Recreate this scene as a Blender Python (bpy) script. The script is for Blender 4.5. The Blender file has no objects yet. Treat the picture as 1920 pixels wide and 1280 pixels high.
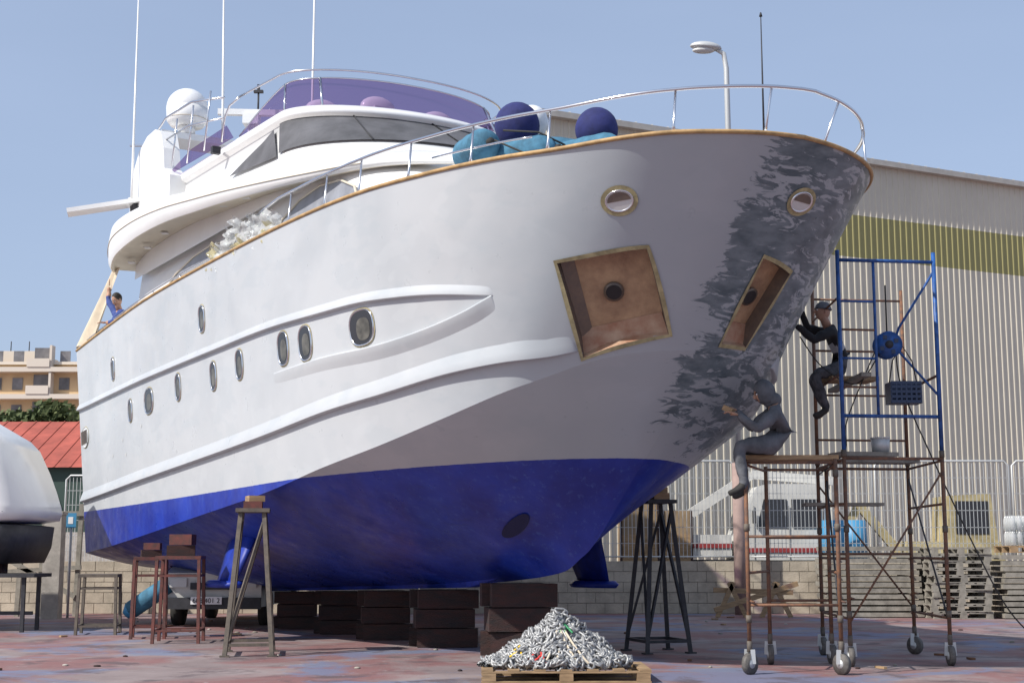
import bpy, bmesh, math, random, numpy as np
from mathutils import Vector, Matrix
random.seed(7)
V=Vector
P=math.radians(8.42);F=2640;H=1.35
A=math.radians(31);ax=V((-math.sin(A),math.cos(A),0));nx=V((-math.cos(A),-math.sin(A),0));O=V((1.5,16.3,0))
def W(s,b,z): return O+ax*s+nx*b+V((0,0,z))
# ---------------------------------------------------------------- materials
def mat(name,col,rough=.6,metal=0,var=.0,scale=3,col2=None,bump=0,bscale=30,stretch=None,detail=6,spec=None):
    m=bpy.data.materials.new(name);m.use_nodes=True
    nt=m.node_tree;b=nt.nodes['Principled BSDF']
    b.inputs['Roughness'].default_value=rough;b.inputs['Metallic'].default_value=metal
    b.inputs['Base Color'].default_value=(*col,1)
    if spec is not None: b.inputs['Specular IOR Level'].default_value=spec
    if var>0 or col2 or bump:
        tc=nt.nodes.new('ShaderNodeTexCoord');mp=nt.nodes.new('ShaderNodeMapping')
        nt.links.new(tc.outputs['Object'],mp.inputs['Vector'])
        if stretch: mp.inputs['Scale'].default_value=stretch
    if var>0 or col2:
        n=nt.nodes.new('ShaderNodeTexNoise');n.inputs['Scale'].default_value=scale;n.inputs['Detail'].default_value=detail;n.inputs['Roughness'].default_value=.65
        nt.links.new(mp.outputs[0],n.inputs['Vector'])
        r=nt.nodes.new('ShaderNodeValToRGB');r.color_ramp.elements[0].position=.35;r.color_ramp.elements[1].position=.68
        c2=col2 if col2 else tuple(min(1,c*(1+var)) for c in col)
        c1=col if col2 else tuple(c*(1-var) for c in col)
        r.color_ramp.elements[0].color=(*c1,1);r.color_ramp.elements[1].color=(*c2,1)
        nt.links.new(n.outputs['Fac'],r.inputs[0]);nt.links.new(r.outputs[0],b.inputs['Base Color'])
    if bump:
        n2=nt.nodes.new('ShaderNodeTexNoise');n2.inputs['Scale'].default_value=bscale;n2.inputs['Detail'].default_value=5
        nt.links.new(mp.outputs[0],n2.inputs['Vector'])
        bp=nt.nodes.new('ShaderNodeBump');bp.inputs['Strength'].default_value=bump;bp.inputs['Distance'].default_value=.02
        nt.links.new(n2.outputs['Fac'],bp.inputs['Height']);nt.links.new(bp.outputs[0],b.inputs['Normal'])
    return m
M={}
M['white']=mat('gelcoat_white',(.80,.80,.785),.25,var=.03,scale=1.5)
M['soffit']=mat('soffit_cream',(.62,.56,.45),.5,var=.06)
M['teak']=mat('cap_rail_tape',(.44,.28,.12),.6,var=.3,scale=6)
M['steel']=mat('stainless_steel',(.72,.72,.74),.18,1)
M['canvas']=mat('grey_canvas',(.10,.10,.108),.85,var=.3,scale=1.5,bump=.8,bscale=2.0)
M['cream']=mat('cream_canvas',(.62,.53,.40),.85,var=.1,bump=.4,bscale=4)
M['glass']=mat('dark_glass',(.03,.03,.035),.08)
M['winfilm']=mat('window_film',(.27,.28,.31),.4,var=.25,scale=2)
M['portin']=mat('porthole_interior',(.10,.095,.08),.3,var=.5,scale=6)
M['tape']=mat('masking_tape',(.38,.33,.18),.8,var=.3,scale=8)
M['rust']=mat('rusty_steel',(.22,.10,.05),.8,col2=(.10,.055,.035),scale=9,bump=.2)
M['rustl']=mat('rusty_tube',(.24,.11,.055),.75,col2=(.09,.06,.05),scale=14)
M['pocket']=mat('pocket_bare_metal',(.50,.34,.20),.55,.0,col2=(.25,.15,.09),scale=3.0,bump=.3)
M['pocketd']=mat('pocket_dark_metal_and_shade',(.12,.105,.095),.4,.3,col2=(.24,.18,.13),scale=3)  # dark metal, also used to paint the shaded left strip of the pockets
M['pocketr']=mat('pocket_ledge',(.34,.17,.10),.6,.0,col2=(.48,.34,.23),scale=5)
M['bluep']=mat('blue_paint',(.02,.09,.30),.45,var=.4,scale=12)
M['blackp']=mat('black_steel',(.03,.03,.035),.6,var=.3,scale=10)
M['brownp']=mat('brown_steel',(.16,.13,.10),.7,col2=(.08,.07,.06),scale=10)
M['redp']=mat('red_lead_paint',(.17,.05,.04),.75,col2=(.07,.04,.035),scale=10)
M['wood']=mat('wood_plank',(.33,.22,.12),.8,var=.3,scale=5,stretch=(1,1,6))
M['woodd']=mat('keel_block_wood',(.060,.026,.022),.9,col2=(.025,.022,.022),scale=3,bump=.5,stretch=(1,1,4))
M['woodg']=mat('weathered_wood',(.27,.25,.21),.9,var=.3,scale=6)
M['rubber']=mat('rubber',(.035,.033,.03),.8)
M['wheel']=mat('wheel_grey',(.12,.11,.10),.7,var=.3,scale=20)
M['teal']=mat('fender_teal',(.055,.17,.26),.85,var=.35,scale=5,bump=.6,bscale=7)
M['navy']=mat('fender_navy',(.02,.025,.12),.85,var=.3,scale=5,bump=.4,bscale=9)
M['antifoul']=mat('fin_blue',(.010,.035,.32),.5,var=.25,scale=5)
M['thr']=mat('thruster_tunnel',(.004,.008,.06),.7)
M['chain']=mat('galvanised_chain',(.25,.255,.26),.5,.4,col2=(.46,.46,.45),scale=7)
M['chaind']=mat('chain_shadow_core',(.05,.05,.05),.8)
M['yellow']=mat('yellow_rope',(.75,.5,.03),.6)
M['redr']=mat('red_rope',(.6,.04,.03),.6)
M['greenr']=mat('green_rope',(.05,.30,.12),.6)
M['block']=mat('wall_block',(.46,.40,.31),.9,var=.2,scale=2.3,bump=.3)
M['mortar']=mat('mortar',(.30,.27,.23),.95)
M['conc']=mat('concrete_post',(.40,.37,.33),.9,var=.2,scale=4,bump=.3)
M['pinkp']=mat('pole_base_paint',(.34,.24,.21),.8,var=.15,scale=4)
M['galv']=mat('galvanised_wire',(.55,.56,.55),.5,.3)
M['warew']=mat('warehouse_cream',(.60,.55,.44),.6,var=.07,scale=.35)
M['wareo']=mat('warehouse_olive',(.31,.28,.11),.6,var=.07,scale=.4)
M['roof']=mat('roof_metal',(.50,.47,.41),.6,var=.12)
M['roofred']=mat('red_roof',(.36,.085,.06),.85,var=.25,scale=1.2)
M['green']=mat('dark_green_wall',(.03,.06,.05),.7)
M['apt']=mat('apartment_ochre',(.62,.44,.25),.85,var=.08,scale=.3)
M['aptw']=mat('apartment_cream',(.68,.60,.50),.85)
M['aptd']=mat('apartment_window',(.18,.17,.17),.3,var=.5,scale=.4)
M['leaf']=mat('foliage',(.05,.08,.025),.8,col2=(.12,.14,.05),scale=1)
M['bark']=mat('bark',(.12,.08,.05),.9)
M['skin']=mat('skin',(.42,.24,.16),.6)
M['hair']=mat('hair_black',(.015,.012,.01),.7)
M['cblack']=mat('black_sweater',(.018,.018,.02),.9,bump=.6,bscale=14)
M['cwhite']=mat('white_shirt_stripe',(.45,.45,.46),.9)
M['cdark']=mat('dark_trousers',(.03,.03,.035),.9,col2=(.13,.13,.14),scale=12,bump=.6,bscale=12)
M['cgrey']=mat('grey_overall',(.085,.09,.10),.95,col2=(.15,.155,.17),scale=6,bump=1.0,bscale=9)
M['cblue']=mat('blue_shirt',(.05,.08,.25),.9)
M['bluebar']=mat('blue_plastic',(.06,.26,.46),.5)
M['crate']=mat('crate_plastic',(.03,.05,.10),.5)
M['truckw']=mat('truck_white',(.60,.59,.55),.4,var=.1)
M['truckr']=mat('truck_red',(.30,.04,.04),.5)
M['cabinet']=mat('brown_cabinet',(.28,.20,.12),.8,var=.2)
M['yel']=mat('machine_yellow',(.42,.35,.19),.6,var=.3)
M['black']=mat('black',(.012,.012,.014),.5)
M['textw']=mat('letter_white',(.8,.8,.8),.6)
M['textb']=mat('letter_black',(.02,.02,.02),.6)
M['lens']=mat('lamp_lens',(.6,.6,.58),.3)
def glassmat(name,col,fac,pc=None):
    m=bpy.data.materials.new(name);m.use_nodes=True;nt=m.node_tree;nt.nodes.clear()
    o=nt.nodes.new('ShaderNodeOutputMaterial');mx=nt.nodes.new('ShaderNodeMixShader');t=nt.nodes.new('ShaderNodeBsdfTransparent');p=nt.nodes.new('ShaderNodeBsdfPrincipled')
    t.inputs[0].default_value=(*col,1);p.inputs['Base Color'].default_value=(*(pc or (col[0]*.35,col[1]*.3,col[2]*.4)),1);p.inputs['Roughness'].default_value=.08
    mx.inputs[0].default_value=fac;nt.links.new(t.outputs[0],mx.inputs[1]);nt.links.new(p.outputs[0],mx.inputs[2]);nt.links.new(mx.outputs[0],o.inputs[0]);return m
M['purple']=glassmat('purple_tinted_glass',(.50,.38,.58),.26,(.11,.07,.16))
M['wrap']=glassmat('clear_wrap',(.9,.93,.95),.45,(.74,.74,.72))
M['wrapy']=glassmat('yellow_wrap',(.95,.92,.8),.4,(.66,.60,.38))
# hull material
def hullmat():
    m=bpy.data.materials.new('primed_hull');m.use_nodes=True;nt=m.node_tree;N=nt.nodes;L=nt.links;b=N['Principled BSDF'];b.inputs['Roughness'].default_value=.38
    tc=N.new('ShaderNodeTexCoord')
    def noise(sc,st=(1,1,1),det=5,rgh=.6,dist=0):
        mp=N.new('ShaderNodeMapping');mp.inputs['Scale'].default_value=st;L.new(tc.outputs['Object'],mp.inputs['Vector'])
        n=N.new('ShaderNodeTexNoise');n.inputs['Scale'].default_value=sc;n.inputs['Detail'].default_value=det;n.inputs['Roughness'].default_value=rgh;n.inputs['Distortion'].default_value=dist
        L.new(mp.outputs[0],n.inputs['Vector']);return n.outputs['Fac']
    def ramp(f,p0,p1,c0,c1):
        r=N.new('ShaderNodeValToRGB');r.color_ramp.elements[0].position=p0;r.color_ramp.elements[1].position=p1;r.color_ramp.elements[0].color=(*c0,1);r.color_ramp.elements[1].color=(*c1,1);L.new(f,r.inputs[0]);return r.outputs[0]
    def mix(f,a,c):
        x=N.new('ShaderNodeMix');x.data_type='RGBA';L.new(f,x.inputs[0])
        for k,q in ((6,a),(7,c)):
            if isinstance(q,tuple): x.inputs[k].default_value=(*q,1)
            else: L.new(q,x.inputs[k])
        return x.outputs[2]
    def math_(op,a,c):
        x=N.new('ShaderNodeMath');x.operation=op
        for k,q in enumerate((a,c)):
            if isinstance(q,(int,float)): x.inputs[k].default_value=q
            else: L.new(q,x.inputs[k])
        return x.outputs[0]
    base=ramp(noise(.5,det=3,dist=.6),.36,.64,(.445,.465,.48),(.51,.525,.535))
    base=mix(math_('MULTIPLY',ramp(noise(1.3,(1,1,2.2),3),.54,.60,(0,0,0),(1,1,1)),.22),base,(.38,.425,.45))
    base=mix(math_('MULTIPLY',ramp(noise(1.0,(1.3,1.3,2.2),3,.5,.3),.56,.59,(0,0,0),(1,1,1)),.22),base,(.55,.57,.58))
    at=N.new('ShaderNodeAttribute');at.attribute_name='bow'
    # darker, cooler tint over the forward half paints in the flare's shade, patchy edges
    fw=N.new('ShaderNodeAttribute');fw.attribute_name='fwd_shade'
    fk=ramp(math_('ADD',fw.outputs['Fac'],math_('MULTIPLY',math_('SUBTRACT',noise(.8,(1,1,2),4),.5),.8)),.25,.75,(0,0,0),(1,1,1))
    base=mix(math_('MULTIPLY',fk,.55),base,(.33,.38,.415))
    fl=noise(2.3,(1.1,1.1,4.6),6,.66,1.0)
    big=noise(.9,(1,1,1.6),2)
    q=math_('ADD',math_('MULTIPLY',at.outputs['Fac'],.40),math_('ADD',math_('SUBTRACT',fl,.5),math_('MULTIPLY',math_('SUBTRACT',big,.5),.5)))
    k=ramp(q,.33,.38,(0,0,0),(1,1,1))
    dk=ramp(noise(3,(1,1,3),3),.35,.65,(.075,.11,.13),(.17,.215,.24))
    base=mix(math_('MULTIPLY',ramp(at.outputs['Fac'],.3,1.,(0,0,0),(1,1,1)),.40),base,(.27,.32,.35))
    base=mix(k,base,dk)
    wl=N.new('ShaderNodeAttribute');wl.attribute_name='wl'
    blue=ramp(noise(1.3,(1,1,.5),6),.35,.7,(.006,.019,.23),(.012,.045,.40))
    blue=mix(math_('MULTIPLY',ramp(noise(5,(2.5,2.5,.35),5,.7),.56,.7,(0,0,0),(1,1,1)),.3),blue,(.10,.20,.52))
    blue=mix(math_('MULTIPLY',ramp(noise(2.2,(1,1,2),6,.7,1),.57,.68,(0,0,0),(1,1,1)),.3),blue,(.010,.018,.12))
    f=math_('GREATER_THAN',math_('ADD',wl.outputs['Fac'],math_('MULTIPLY',math_('SUBTRACT',noise(9,det=2),.5),.010)),0.0)
    L.new(mix(f,blue,base),b.inputs['Base Color'])
    bm=N.new('ShaderNodeBump');bm.inputs['Strength'].default_value=.10;bm.inputs['Distance'].default_value=.05;L.new(noise(1.5,det=2),bm.inputs['Height']);L.new(bm.outputs[0],b.inputs['Normal'])
    L.new(ramp(noise(4,det=4),.3,.7,(.26,.26,.26),(.5,.5,.5)),b.inputs['Roughness'])
    return m
M['hull']=hullmat()
# ---------------------------------------------------------------- builder
def empty(name,loc=(0,0,0)):
    e=bpy.data.objects.new(name,None);bpy.context.collection.objects.link(e);e.location=loc;return e
class B:
    def __init__(s): s.v=[];s.f=[];s.m=[];s.k=[];s.sm=[]
    def mi(s,k):
        if k not in s.k: s.k.append(k)
        return s.k.index(k)
    def add(s,vs,fs,k,smooth=False):
        o=len(s.v);s.v+=[V(x) for x in vs];i=s.mi(k)
        for f in fs: s.f.append(tuple(o+a for a in f));s.m.append(i);s.sm.append(smooth)
    def box(s,c,d,k,rz=0,R=None,taper=1):
        x,y,z=[a/2 for a in d]
        R=R or Matrix.Rotation(rz,3,'Z');c=V(c)
        vs=[c+R@V((a*x*(taper if e>0 else 1),b*y*(taper if e>0 else 1),e*z)) for a in(-1,1) for b in(-1,1) for e in(-1,1)]
        s.add(vs,[(0,1,3,2),(4,6,7,5),(0,4,5,1),(2,3,7,6),(0,2,6,4),(1,5,7,3)],k)
    def beam(s,a,b,w,h,k,up=(0,0,1)):
        a=V(a);b=V(b);d=b-a;l=d.length;d.normalize();u=V(up)
        if abs(d.dot(u))>.98:u=V((0,1,0))
        x=d.cross(u).normalized();y=x.cross(d).normalized()
        R=Matrix((x,d,y)).transposed();s.box((a+b)/2,(w,l,h),k,R=R)
    def tube(s,pts,r,k,n=8,closed=False,caps=True):
        pts=[V(p) for p in pts];m=len(pts);rr=r if isinstance(r,(list,tuple)) else [r]*m
        vs=[];prev=None
        for i,p in enumerate(pts):
            a=pts[(i-1)%m] if (closed or i>0) else p;b=pts[(i+1)%m] if (closed or i<m-1) else p
            t=(b-a).normalized()
            if prev is None:
                u=V((0,0,1)) if abs(t.z)<.9 else V((1,0,0));x=t.cross(u).normalized()
            else: x=(prev-t*prev.dot(t)).normalized()
            prev=x;y=t.cross(x)
            for j in range(n):
                an=2*math.pi*j/n;vs.append(p+(x*math.cos(an)+y*math.sin(an))*rr[i])
        fs=[];R=m if closed else m-1
        for i in range(R):
            for j in range(n):
                a=i*n+j;b=i*n+(j+1)%n;c=((i+1)%m)*n+(j+1)%n;d=((i+1)%m)*n+j;fs.append((a,b,c,d))
        if caps and not closed: fs.append(tuple(range(n))[::-1]);fs.append(tuple((m-1)*n+j for j in range(n)))
        s.add(vs,fs,k,True)
    def ell(s,c,r,k,R=None,nu=14,nv=10,fn=None):
        vs=[];c=V(c);R=R or Matrix.Identity(3)
        for i in range(nv+1):
            th=math.pi*i/nv
            for j in range(nu):
                ph=2*math.pi*j/nu;p=V((math.sin(th)*math.cos(ph),math.sin(th)*math.sin(ph),math.cos(th)))
                if fn:p=fn(p)
                vs.append(c+R@V((p.x*r[0],p.y*r[1],p.z*r[2])))
        fs=[]
        for i in range(nv):
            for j in range(nu): fs.append((i*nu+j,(i+1)*nu+j,(i+1)*nu+(j+1)%nu,i*nu+(j+1)%nu))
        s.add(vs,fs,k,True)
    def grid(s,fn,nu,nv,k,smooth=True,closed=False):
        vs=[fn(i/nu,j/nv) for i in range(nu+1) for j in range(nv+1)]
        s.add(vs,[(i*(nv+1)+j,(i+1)*(nv+1)+j,(i+1)*(nv+1)+j+1,i*(nv+1)+j+1) for i in range(nu) for j in range(nv)],k,smooth)
    def loft(s,rings,k,smooth=True,closed=False,cap=False):
        n=len(rings[0]);vs=[p for r in rings for p in r];fs=[]
        for i in range(len(rings)-1):
            for j in range(n if closed else n-1):
                a=i*n+j;b=i*n+(j+1)%n;fs.append((a,b,b+n,a+n))
        if cap: fs.append(tuple(range(n)));fs.append(tuple(range(len(vs)-n,len(vs))))
        s.add(vs,fs,k,smooth)
    def disc(s,c,nrm,r,k,n=24,rx=None,up=None,sq=2):
        nrm=V(nrm).normalized();u=V(up) if up else (V((0,0,1)) if abs(nrm.z)<.9 else V((1,0,0)))
        x=u.cross(nrm).normalized();y=nrm.cross(x);rx=rx or r
        pts=[]
        for j in range(n):
            a=2*math.pi*j/n;ca,sa=math.cos(a),math.sin(a)
            pts.append(V(c)+x*rx*math.copysign(abs(ca)**(2/sq),ca)+y*r*math.copysign(abs(sa)**(2/sq),sa))
        s.add(pts,[tuple(range(n))],k);return pts
    def make(s,name,parent=None,fixn=True):
        me=bpy.data.meshes.new(name);me.from_pydata([tuple(x) for x in s.v],[],s.f);
        for k in s.k: me.materials.append(M[k])
        me.polygons.foreach_set('material_index',s.m);me.polygons.foreach_set('use_smooth',s.sm);me.update()
        if fixn:
            bm=bmesh.new();bm.from_mesh(me);bmesh.ops.recalc_face_normals(bm,faces=bm.faces);bm.to_mesh(me);bm.free()
        o=bpy.data.objects.new(name,me);bpy.context.collection.objects.link(o)
        if parent: o.parent=parent
        return o
# ---------------------------------------------------------------- HULL
SH=[(-2.85,0,5.50),(-2.82,.45,5.48),(-2.68,.92,5.46),(-2.4,1.38,5.45),(-2.0,1.75,5.43),(-1.4,2.08,5.42),(-.6,2.36,5.47),(.5,2.6,5.53),(2,2.78,5.6),(4,2.88,5.62),(7,2.92,5.6),(10,2.92,5.54),(12.5,2.88,5.42),(15.05,2.82,5.27)]
CH=[(-1.25,0,3.5),(-1.18,.45,3.48),(-1.0,.85,3.44),(-.75,1.2,3.36),(-.35,1.55,3.2),(.1,1.85,3.05),(.9,2.15,2.82),(2,2.4,2.58),(3.3,2.58,2.37),(5,2.66,2.12),(7.8,2.68,1.85),(10.5,2.67,1.6),(12.7,2.63,1.42),(14.6,2.58,1.3)]
KE=[(.86,0,1.52),(.95,0,1.45),(1.1,0,1.34),(1.3,0,1.24),(1.6,0,1.1),(2.1,0,1.02),(2.9,0,.95),(4,0,.88),(5,0,.84),(6.5,0,.79),(8.5,0,.73),(11,0,.66),(12.9,0,.8),(14.4,0,.95)]
def cr(tab,t):
    n=len(tab);i=min(int(t),n-2);f=t-i
    p=[np.array(tab[max(0,min(n-1,k))],float) for k in (i-1,i,i+1,i+2)]
    return .5*((2*p[1])+(-p[0]+p[2])*f+(2*p[0]-5*p[1]+4*p[2]-p[3])*f*f+(-p[0]+3*p[1]-3*p[2]+p[3])*f**3)
def pe(t): return 1.75-.70*min(1,max(0,(t-2)/7))
def pb_(t):
    k=min(1,max(0,(t-3.0)/4.5));k=k*k*(3-2*k);return 1.15-.30*k
def side(t,v,sg=1):
    c=cr(CH,t);s=cr(SH,t);r=c+(s-c)*v; r[1]=c[1]+(s[1]-c[1])*(v**pe(t)); r[1]=max(0,r[1])*sg; return r
def bot(t,v,sg=1):
    k=cr(KE,t);c=cr(CH,t);r=k+(c-k)*v;r[1]=max(0,c[1])*v**pb_(t)*sg;r[2]-=.10*math.sin(math.pi*v)*min(1,t/3)*min(1,max(.25,(t-2)/5));return r
def sideW(t,v,sg=1): return W(*side(t,v,sg))
def bottom_z(s,b):
    # height of the hull bottom at station s, half-breadth b
    best=min(((bot(i*.1,j*.04)) for i in range(30,125) for j in range(1,26)),key=lambda r:(r[0]-s)**2+(r[1]-b)**2);return best[2]
def hframe(t,v,sg=1):
    p=sideW(t,v,sg);dt=sideW(min(13,t+.05),v,sg)-sideW(max(0,t-.05),v,sg);dv=sideW(t,min(1,v+.02),sg)-sideW(t,v-.02 if v>.02 else 0,sg)
    n=dt.cross(dv).normalized()*(1);out=nx*sg-ax*.6
    if n.dot(out)<0:n=-n
    T=dt.normalized();U=n.cross(T).normalized()
    if U.z<0:U=-U
    return p,T,U,n
NT,NV=390,64
def hullgrid(sg):
    return [sideW(i/NT*13,j/NV,sg) for i in range(NT+1) for j in range(NV+1)]
gv={1:hullgrid(1),-1:hullgrid(-1)}
gf=[(i*(NV+1)+j,i*(NV+1)+j+1,(i+1)*(NV+1)+j+1,(i+1)*(NV+1)+j) for i in range(NT) for j in range(NV)]
UT=[(13,.70),(12.08,.68),(10.72,.655),(9.82,.64),(9.12,.63),(8.32,.605),(7.47,.585),(6.62,.545),(5.57,.465)]
UB=[(9.0,.445),(8.3,.43),(7.42,.405),(6.57,.405),(5.97,.425),(5.57,.458)]
LS=[(13,.25),(11.28,.24),(9.78,.225),(8.62,.22),(7.28,.21),(5.97,.19),(4.6,.13),(3.45,.085)]
PO=[(11.88,.79),(11.38,.56),(10.93,.56),(10.38,.56),(9.82,.54),(9.47,.54),(8.88,.53),(8.53,.515),(7.62,.495),(10.03,.79),(12.75,.55)]
PK=[(4.52,.53),(2.67,.51),(1.23,.08),(3.25,.03)]
PP=[(.45,.47),(1.6,.44),(1.2,.05),(.35,.04)]
yacht=empty('motor_yacht')
def inquad(t,v,q):
    s=0;n=len(q)
    for i in range(n):
        a=q[i];b=q[(i+1)%n];c=(b[0]-a[0])*(v-a[1])-(b[1]-a[1])*(t-a[0])
        if s==0:s=1 if c>0 else -1
        elif (c>0)!=(s>0): return False
    return True
hb=B();wl=[];bow=[];fwd_shade=[]
def WLZ(s): return 2.39-.034*max(s,0)+.0009*max(s,0)**2
def attr(r,t,v,sg):
    wl.append(r[2]-WLZ(r[0]))
    q=0;fw=0
    if t is not None:
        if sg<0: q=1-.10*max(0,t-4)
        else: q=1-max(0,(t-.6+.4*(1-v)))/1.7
        fw=1 if sg<0 else max(0,min(1,(7.5-t)/4))
    bow.append(max(0,min(1,q)));fwd_shade.append(fw)
for sg,q in ((1,PK),(-1,PP)):
    vs=gv[sg];fs=[]
    for i in range(NT):
        for j in range(NV):
            t=(i+.5)/NT*13;v=(j+.5)/NV
            if inquad(t,v,q): continue
            fs.append(gf[i*NV+j])
    hb.add(vs,fs,'hull',True)
    for i in range(NT+1):
        for j in range(NV+1):
            t=i/NT*13;v=j/NV;attr(side(t,v),t,v,sg)
for sg in (1,-1):
    n2=28;rings=[[W(*bot(i/NT*13,j/n2,sg)) for j in range(n2+1)] for i in range(NT+1)]
    hb.loft(rings,'hull')
    for i in range(NT+1):
        for j in range(n2+1):
            r=bot(i/NT*13,j/n2);attr(r,(i/NT*13 if r[2]>1.5 else None),0,sg);
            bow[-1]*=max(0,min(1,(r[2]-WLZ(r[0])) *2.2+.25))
tr=[bot(13,j/10) for j in range(10)]+[side(13,j/10) for j in range(11)]
pts=[W(r[0],r[1],r[2]) for r in tr]+[W(r[0],-r[1],r[2]) for r in tr[::-1][:-1]]
hb.add(pts,[tuple(range(len(pts)))],'hull');
for r in tr+tr[::-1][:-1]: attr(r,None,0,1)
hull=hb.make('hull',yacht,fixn=False)
for nm,arr in(('wl',wl),('bow',bow),('fwd_shade',fwd_shade)):
    a=hull.data.attributes.new(nm,'FLOAT','POINT');a.data.foreach_set('value',arr)
# strakes
tb=B();tfw=[]
def pathf(path,x):
    x*=len(path)-1;i=min(int(x),len(path)-2);g=x-i
    p=[path[max(0,min(len(path)-1,k))] for k in(i-1,i,i+1,i+2)]
    return [.5*(2*p[1][c]+(-p[0][c]+p[2][c])*g+(2*p[0][c]-5*p[1][c]+4*p[2][c]-p[3][c])*g*g+(-p[0][c]+3*p[1][c]-3*p[2][c]+p[3][c])*g**3) for c in(0,1)]
def strake(path,h,d,taper1=.15,sg=1,taper0=0,up=1):
    rings=[];n=140
    for i in range(n+1):
        x=i/n;t,v=pathf(path,x);p,T,U,N=hframe(t,v,sg)
        k=math.sqrt(max(0,min(1,(1-x)/taper1)))
        if taper0:k*=math.sqrt(min(1,x/taper0))
        U=U*up;tfw.extend([max(0,min(1,(7.5-t)/4))]*6)
        rings.append([p+U*h*.9-N*.008,p+U*h*.4+N*d*k*.55,p+N*d*k,p-U*.008+N*d*k,p-U*.02+N*d*k*.5,p-U*.03-N*.01])
    tb.loft(rings,'hull')
for sg in(1,-1):
    strake(UT,.13,.06,sg=sg);strake(LS,.22,.075,.2,sg=sg);strake(UB,.20,.055,.12,sg,.5,-1)
st=tb.make('rub_strakes',yacht,fixn=False)
a=st.data.attributes.new('wl','FLOAT','POINT');a.data.foreach_set('value',[1.0]*len(tb.v))
a=st.data.attributes.new('fwd_shade','FLOAT','POINT');a.data.foreach_set('value',tfw)
# cap rail
cb=B()
sh=[cr(SH,i/8) for i in range(0,105)]
ring=[W(r[0],-max(0,r[1]),r[2]) for r in sh[::-1]]+[W(r[0],max(0,r[1]),r[2]) for r in sh[1:]]
cb.tube(ring,.024,'teak',8)
cb.make('cap_rail',yacht)
db=B()
for sg in(1,-1):
    rg=[]
    for i in range(0,105):
        t=i/8;r=sh[i];q=side(t,.90);k=max(0,1-t/4)
        rg.append([W(r[0],sg*max(0,r[1]),r[2]),W(r[0]+.10*k,sg*max(0,r[1]-.09),r[2]),W(q[0]+.15*k,sg*max(0,q[1]-.10),q[2]),W(q[0]+.15*k,0,q[2]+.03)])
    db.loft(rg,'white',smooth=False)
db.make('deck',yacht)
# portholes
pb=B()
def port(t,v,w,h,sg=1,rim='steel',fill='glass',sq=2.6,tp=.016):
    p,T,U,N=hframe(t,v,sg)
    def rg(rw,rh,o,dx=0,dz=0): return [p+N*o+T*(dx+rw*math.copysign(abs(math.cos(a))**(2/sq),math.cos(a)))+U*(dz+rh*math.copysign(abs(math.sin(a))**(2/sq),math.sin(a))) for a in [2*math.pi*k/28 for k in range(28)]]
    pb.loft([rg(w,h,-.01),rg(w,h,.018),rg(w-.008,h-.008,.022),rg(w-.018,h-.018,.010)],rim,closed=True)
    pb.add(rg(w-.014,h-.014,.011),[tuple(range(28))],fill)
    if fill=='glass':
        pb.add(rg(w*.55,h*.62,.014,-w*.14,-h*.10),[tuple(range(28))],'portin')
    pb.loft([rg(w,h,.005),rg(w+tp,h+tp,.006)],'tape',closed=True)
sz=[(.11,.21),(.12,.2),(.24,.22),(.13,.22),(.13,.22),(.14,.22),(.17,.23),(.19,.23),(.27,.22),(.13,.21)]
for q,z in zip(PO,sz): port(q[0],q[1],z[0],z[1]);port(q[0],q[1],z[0],z[1],-1)
p,T,U,N=hframe(12.75,.55)
port(12.75,.55,.28,.2,1,'hull','white',2);
for k in range(6): pb.beam(p+N*.03+T*(-.2+k*.08)-U*.13,p+N*.03+T*(-.2+k*.08)+U*.13,.03,.012,'pocketd',up=N)
for t_,v_,sg in((3.58,.74,1),(.78,.74,-1)):
    port(t_,v_,.15,.12,sg,'steel','lens',2,.045)
    p,T,U,N=hframe(t_,v_,sg)
    pb.add([p+N*.016+T*.125*math.cos(a)+U*.095*math.sin(a) for a in [math.pi*k/12 for k in range(13)]],[tuple(range(13))],'pocketd')
for q in((11.6,.45),(11.1,.47),(11.5,.38),(11.9,.40)):
    p,T,U,N=hframe(*q);pb.disc(p+N*.006,N,.03,'lens',12)
po=pb.make('portholes',yacht)
a=po.data.attributes.new('wl','FLOAT','POINT');a.data.foreach_set('value',[1.0]*len(pb.v))
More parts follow.
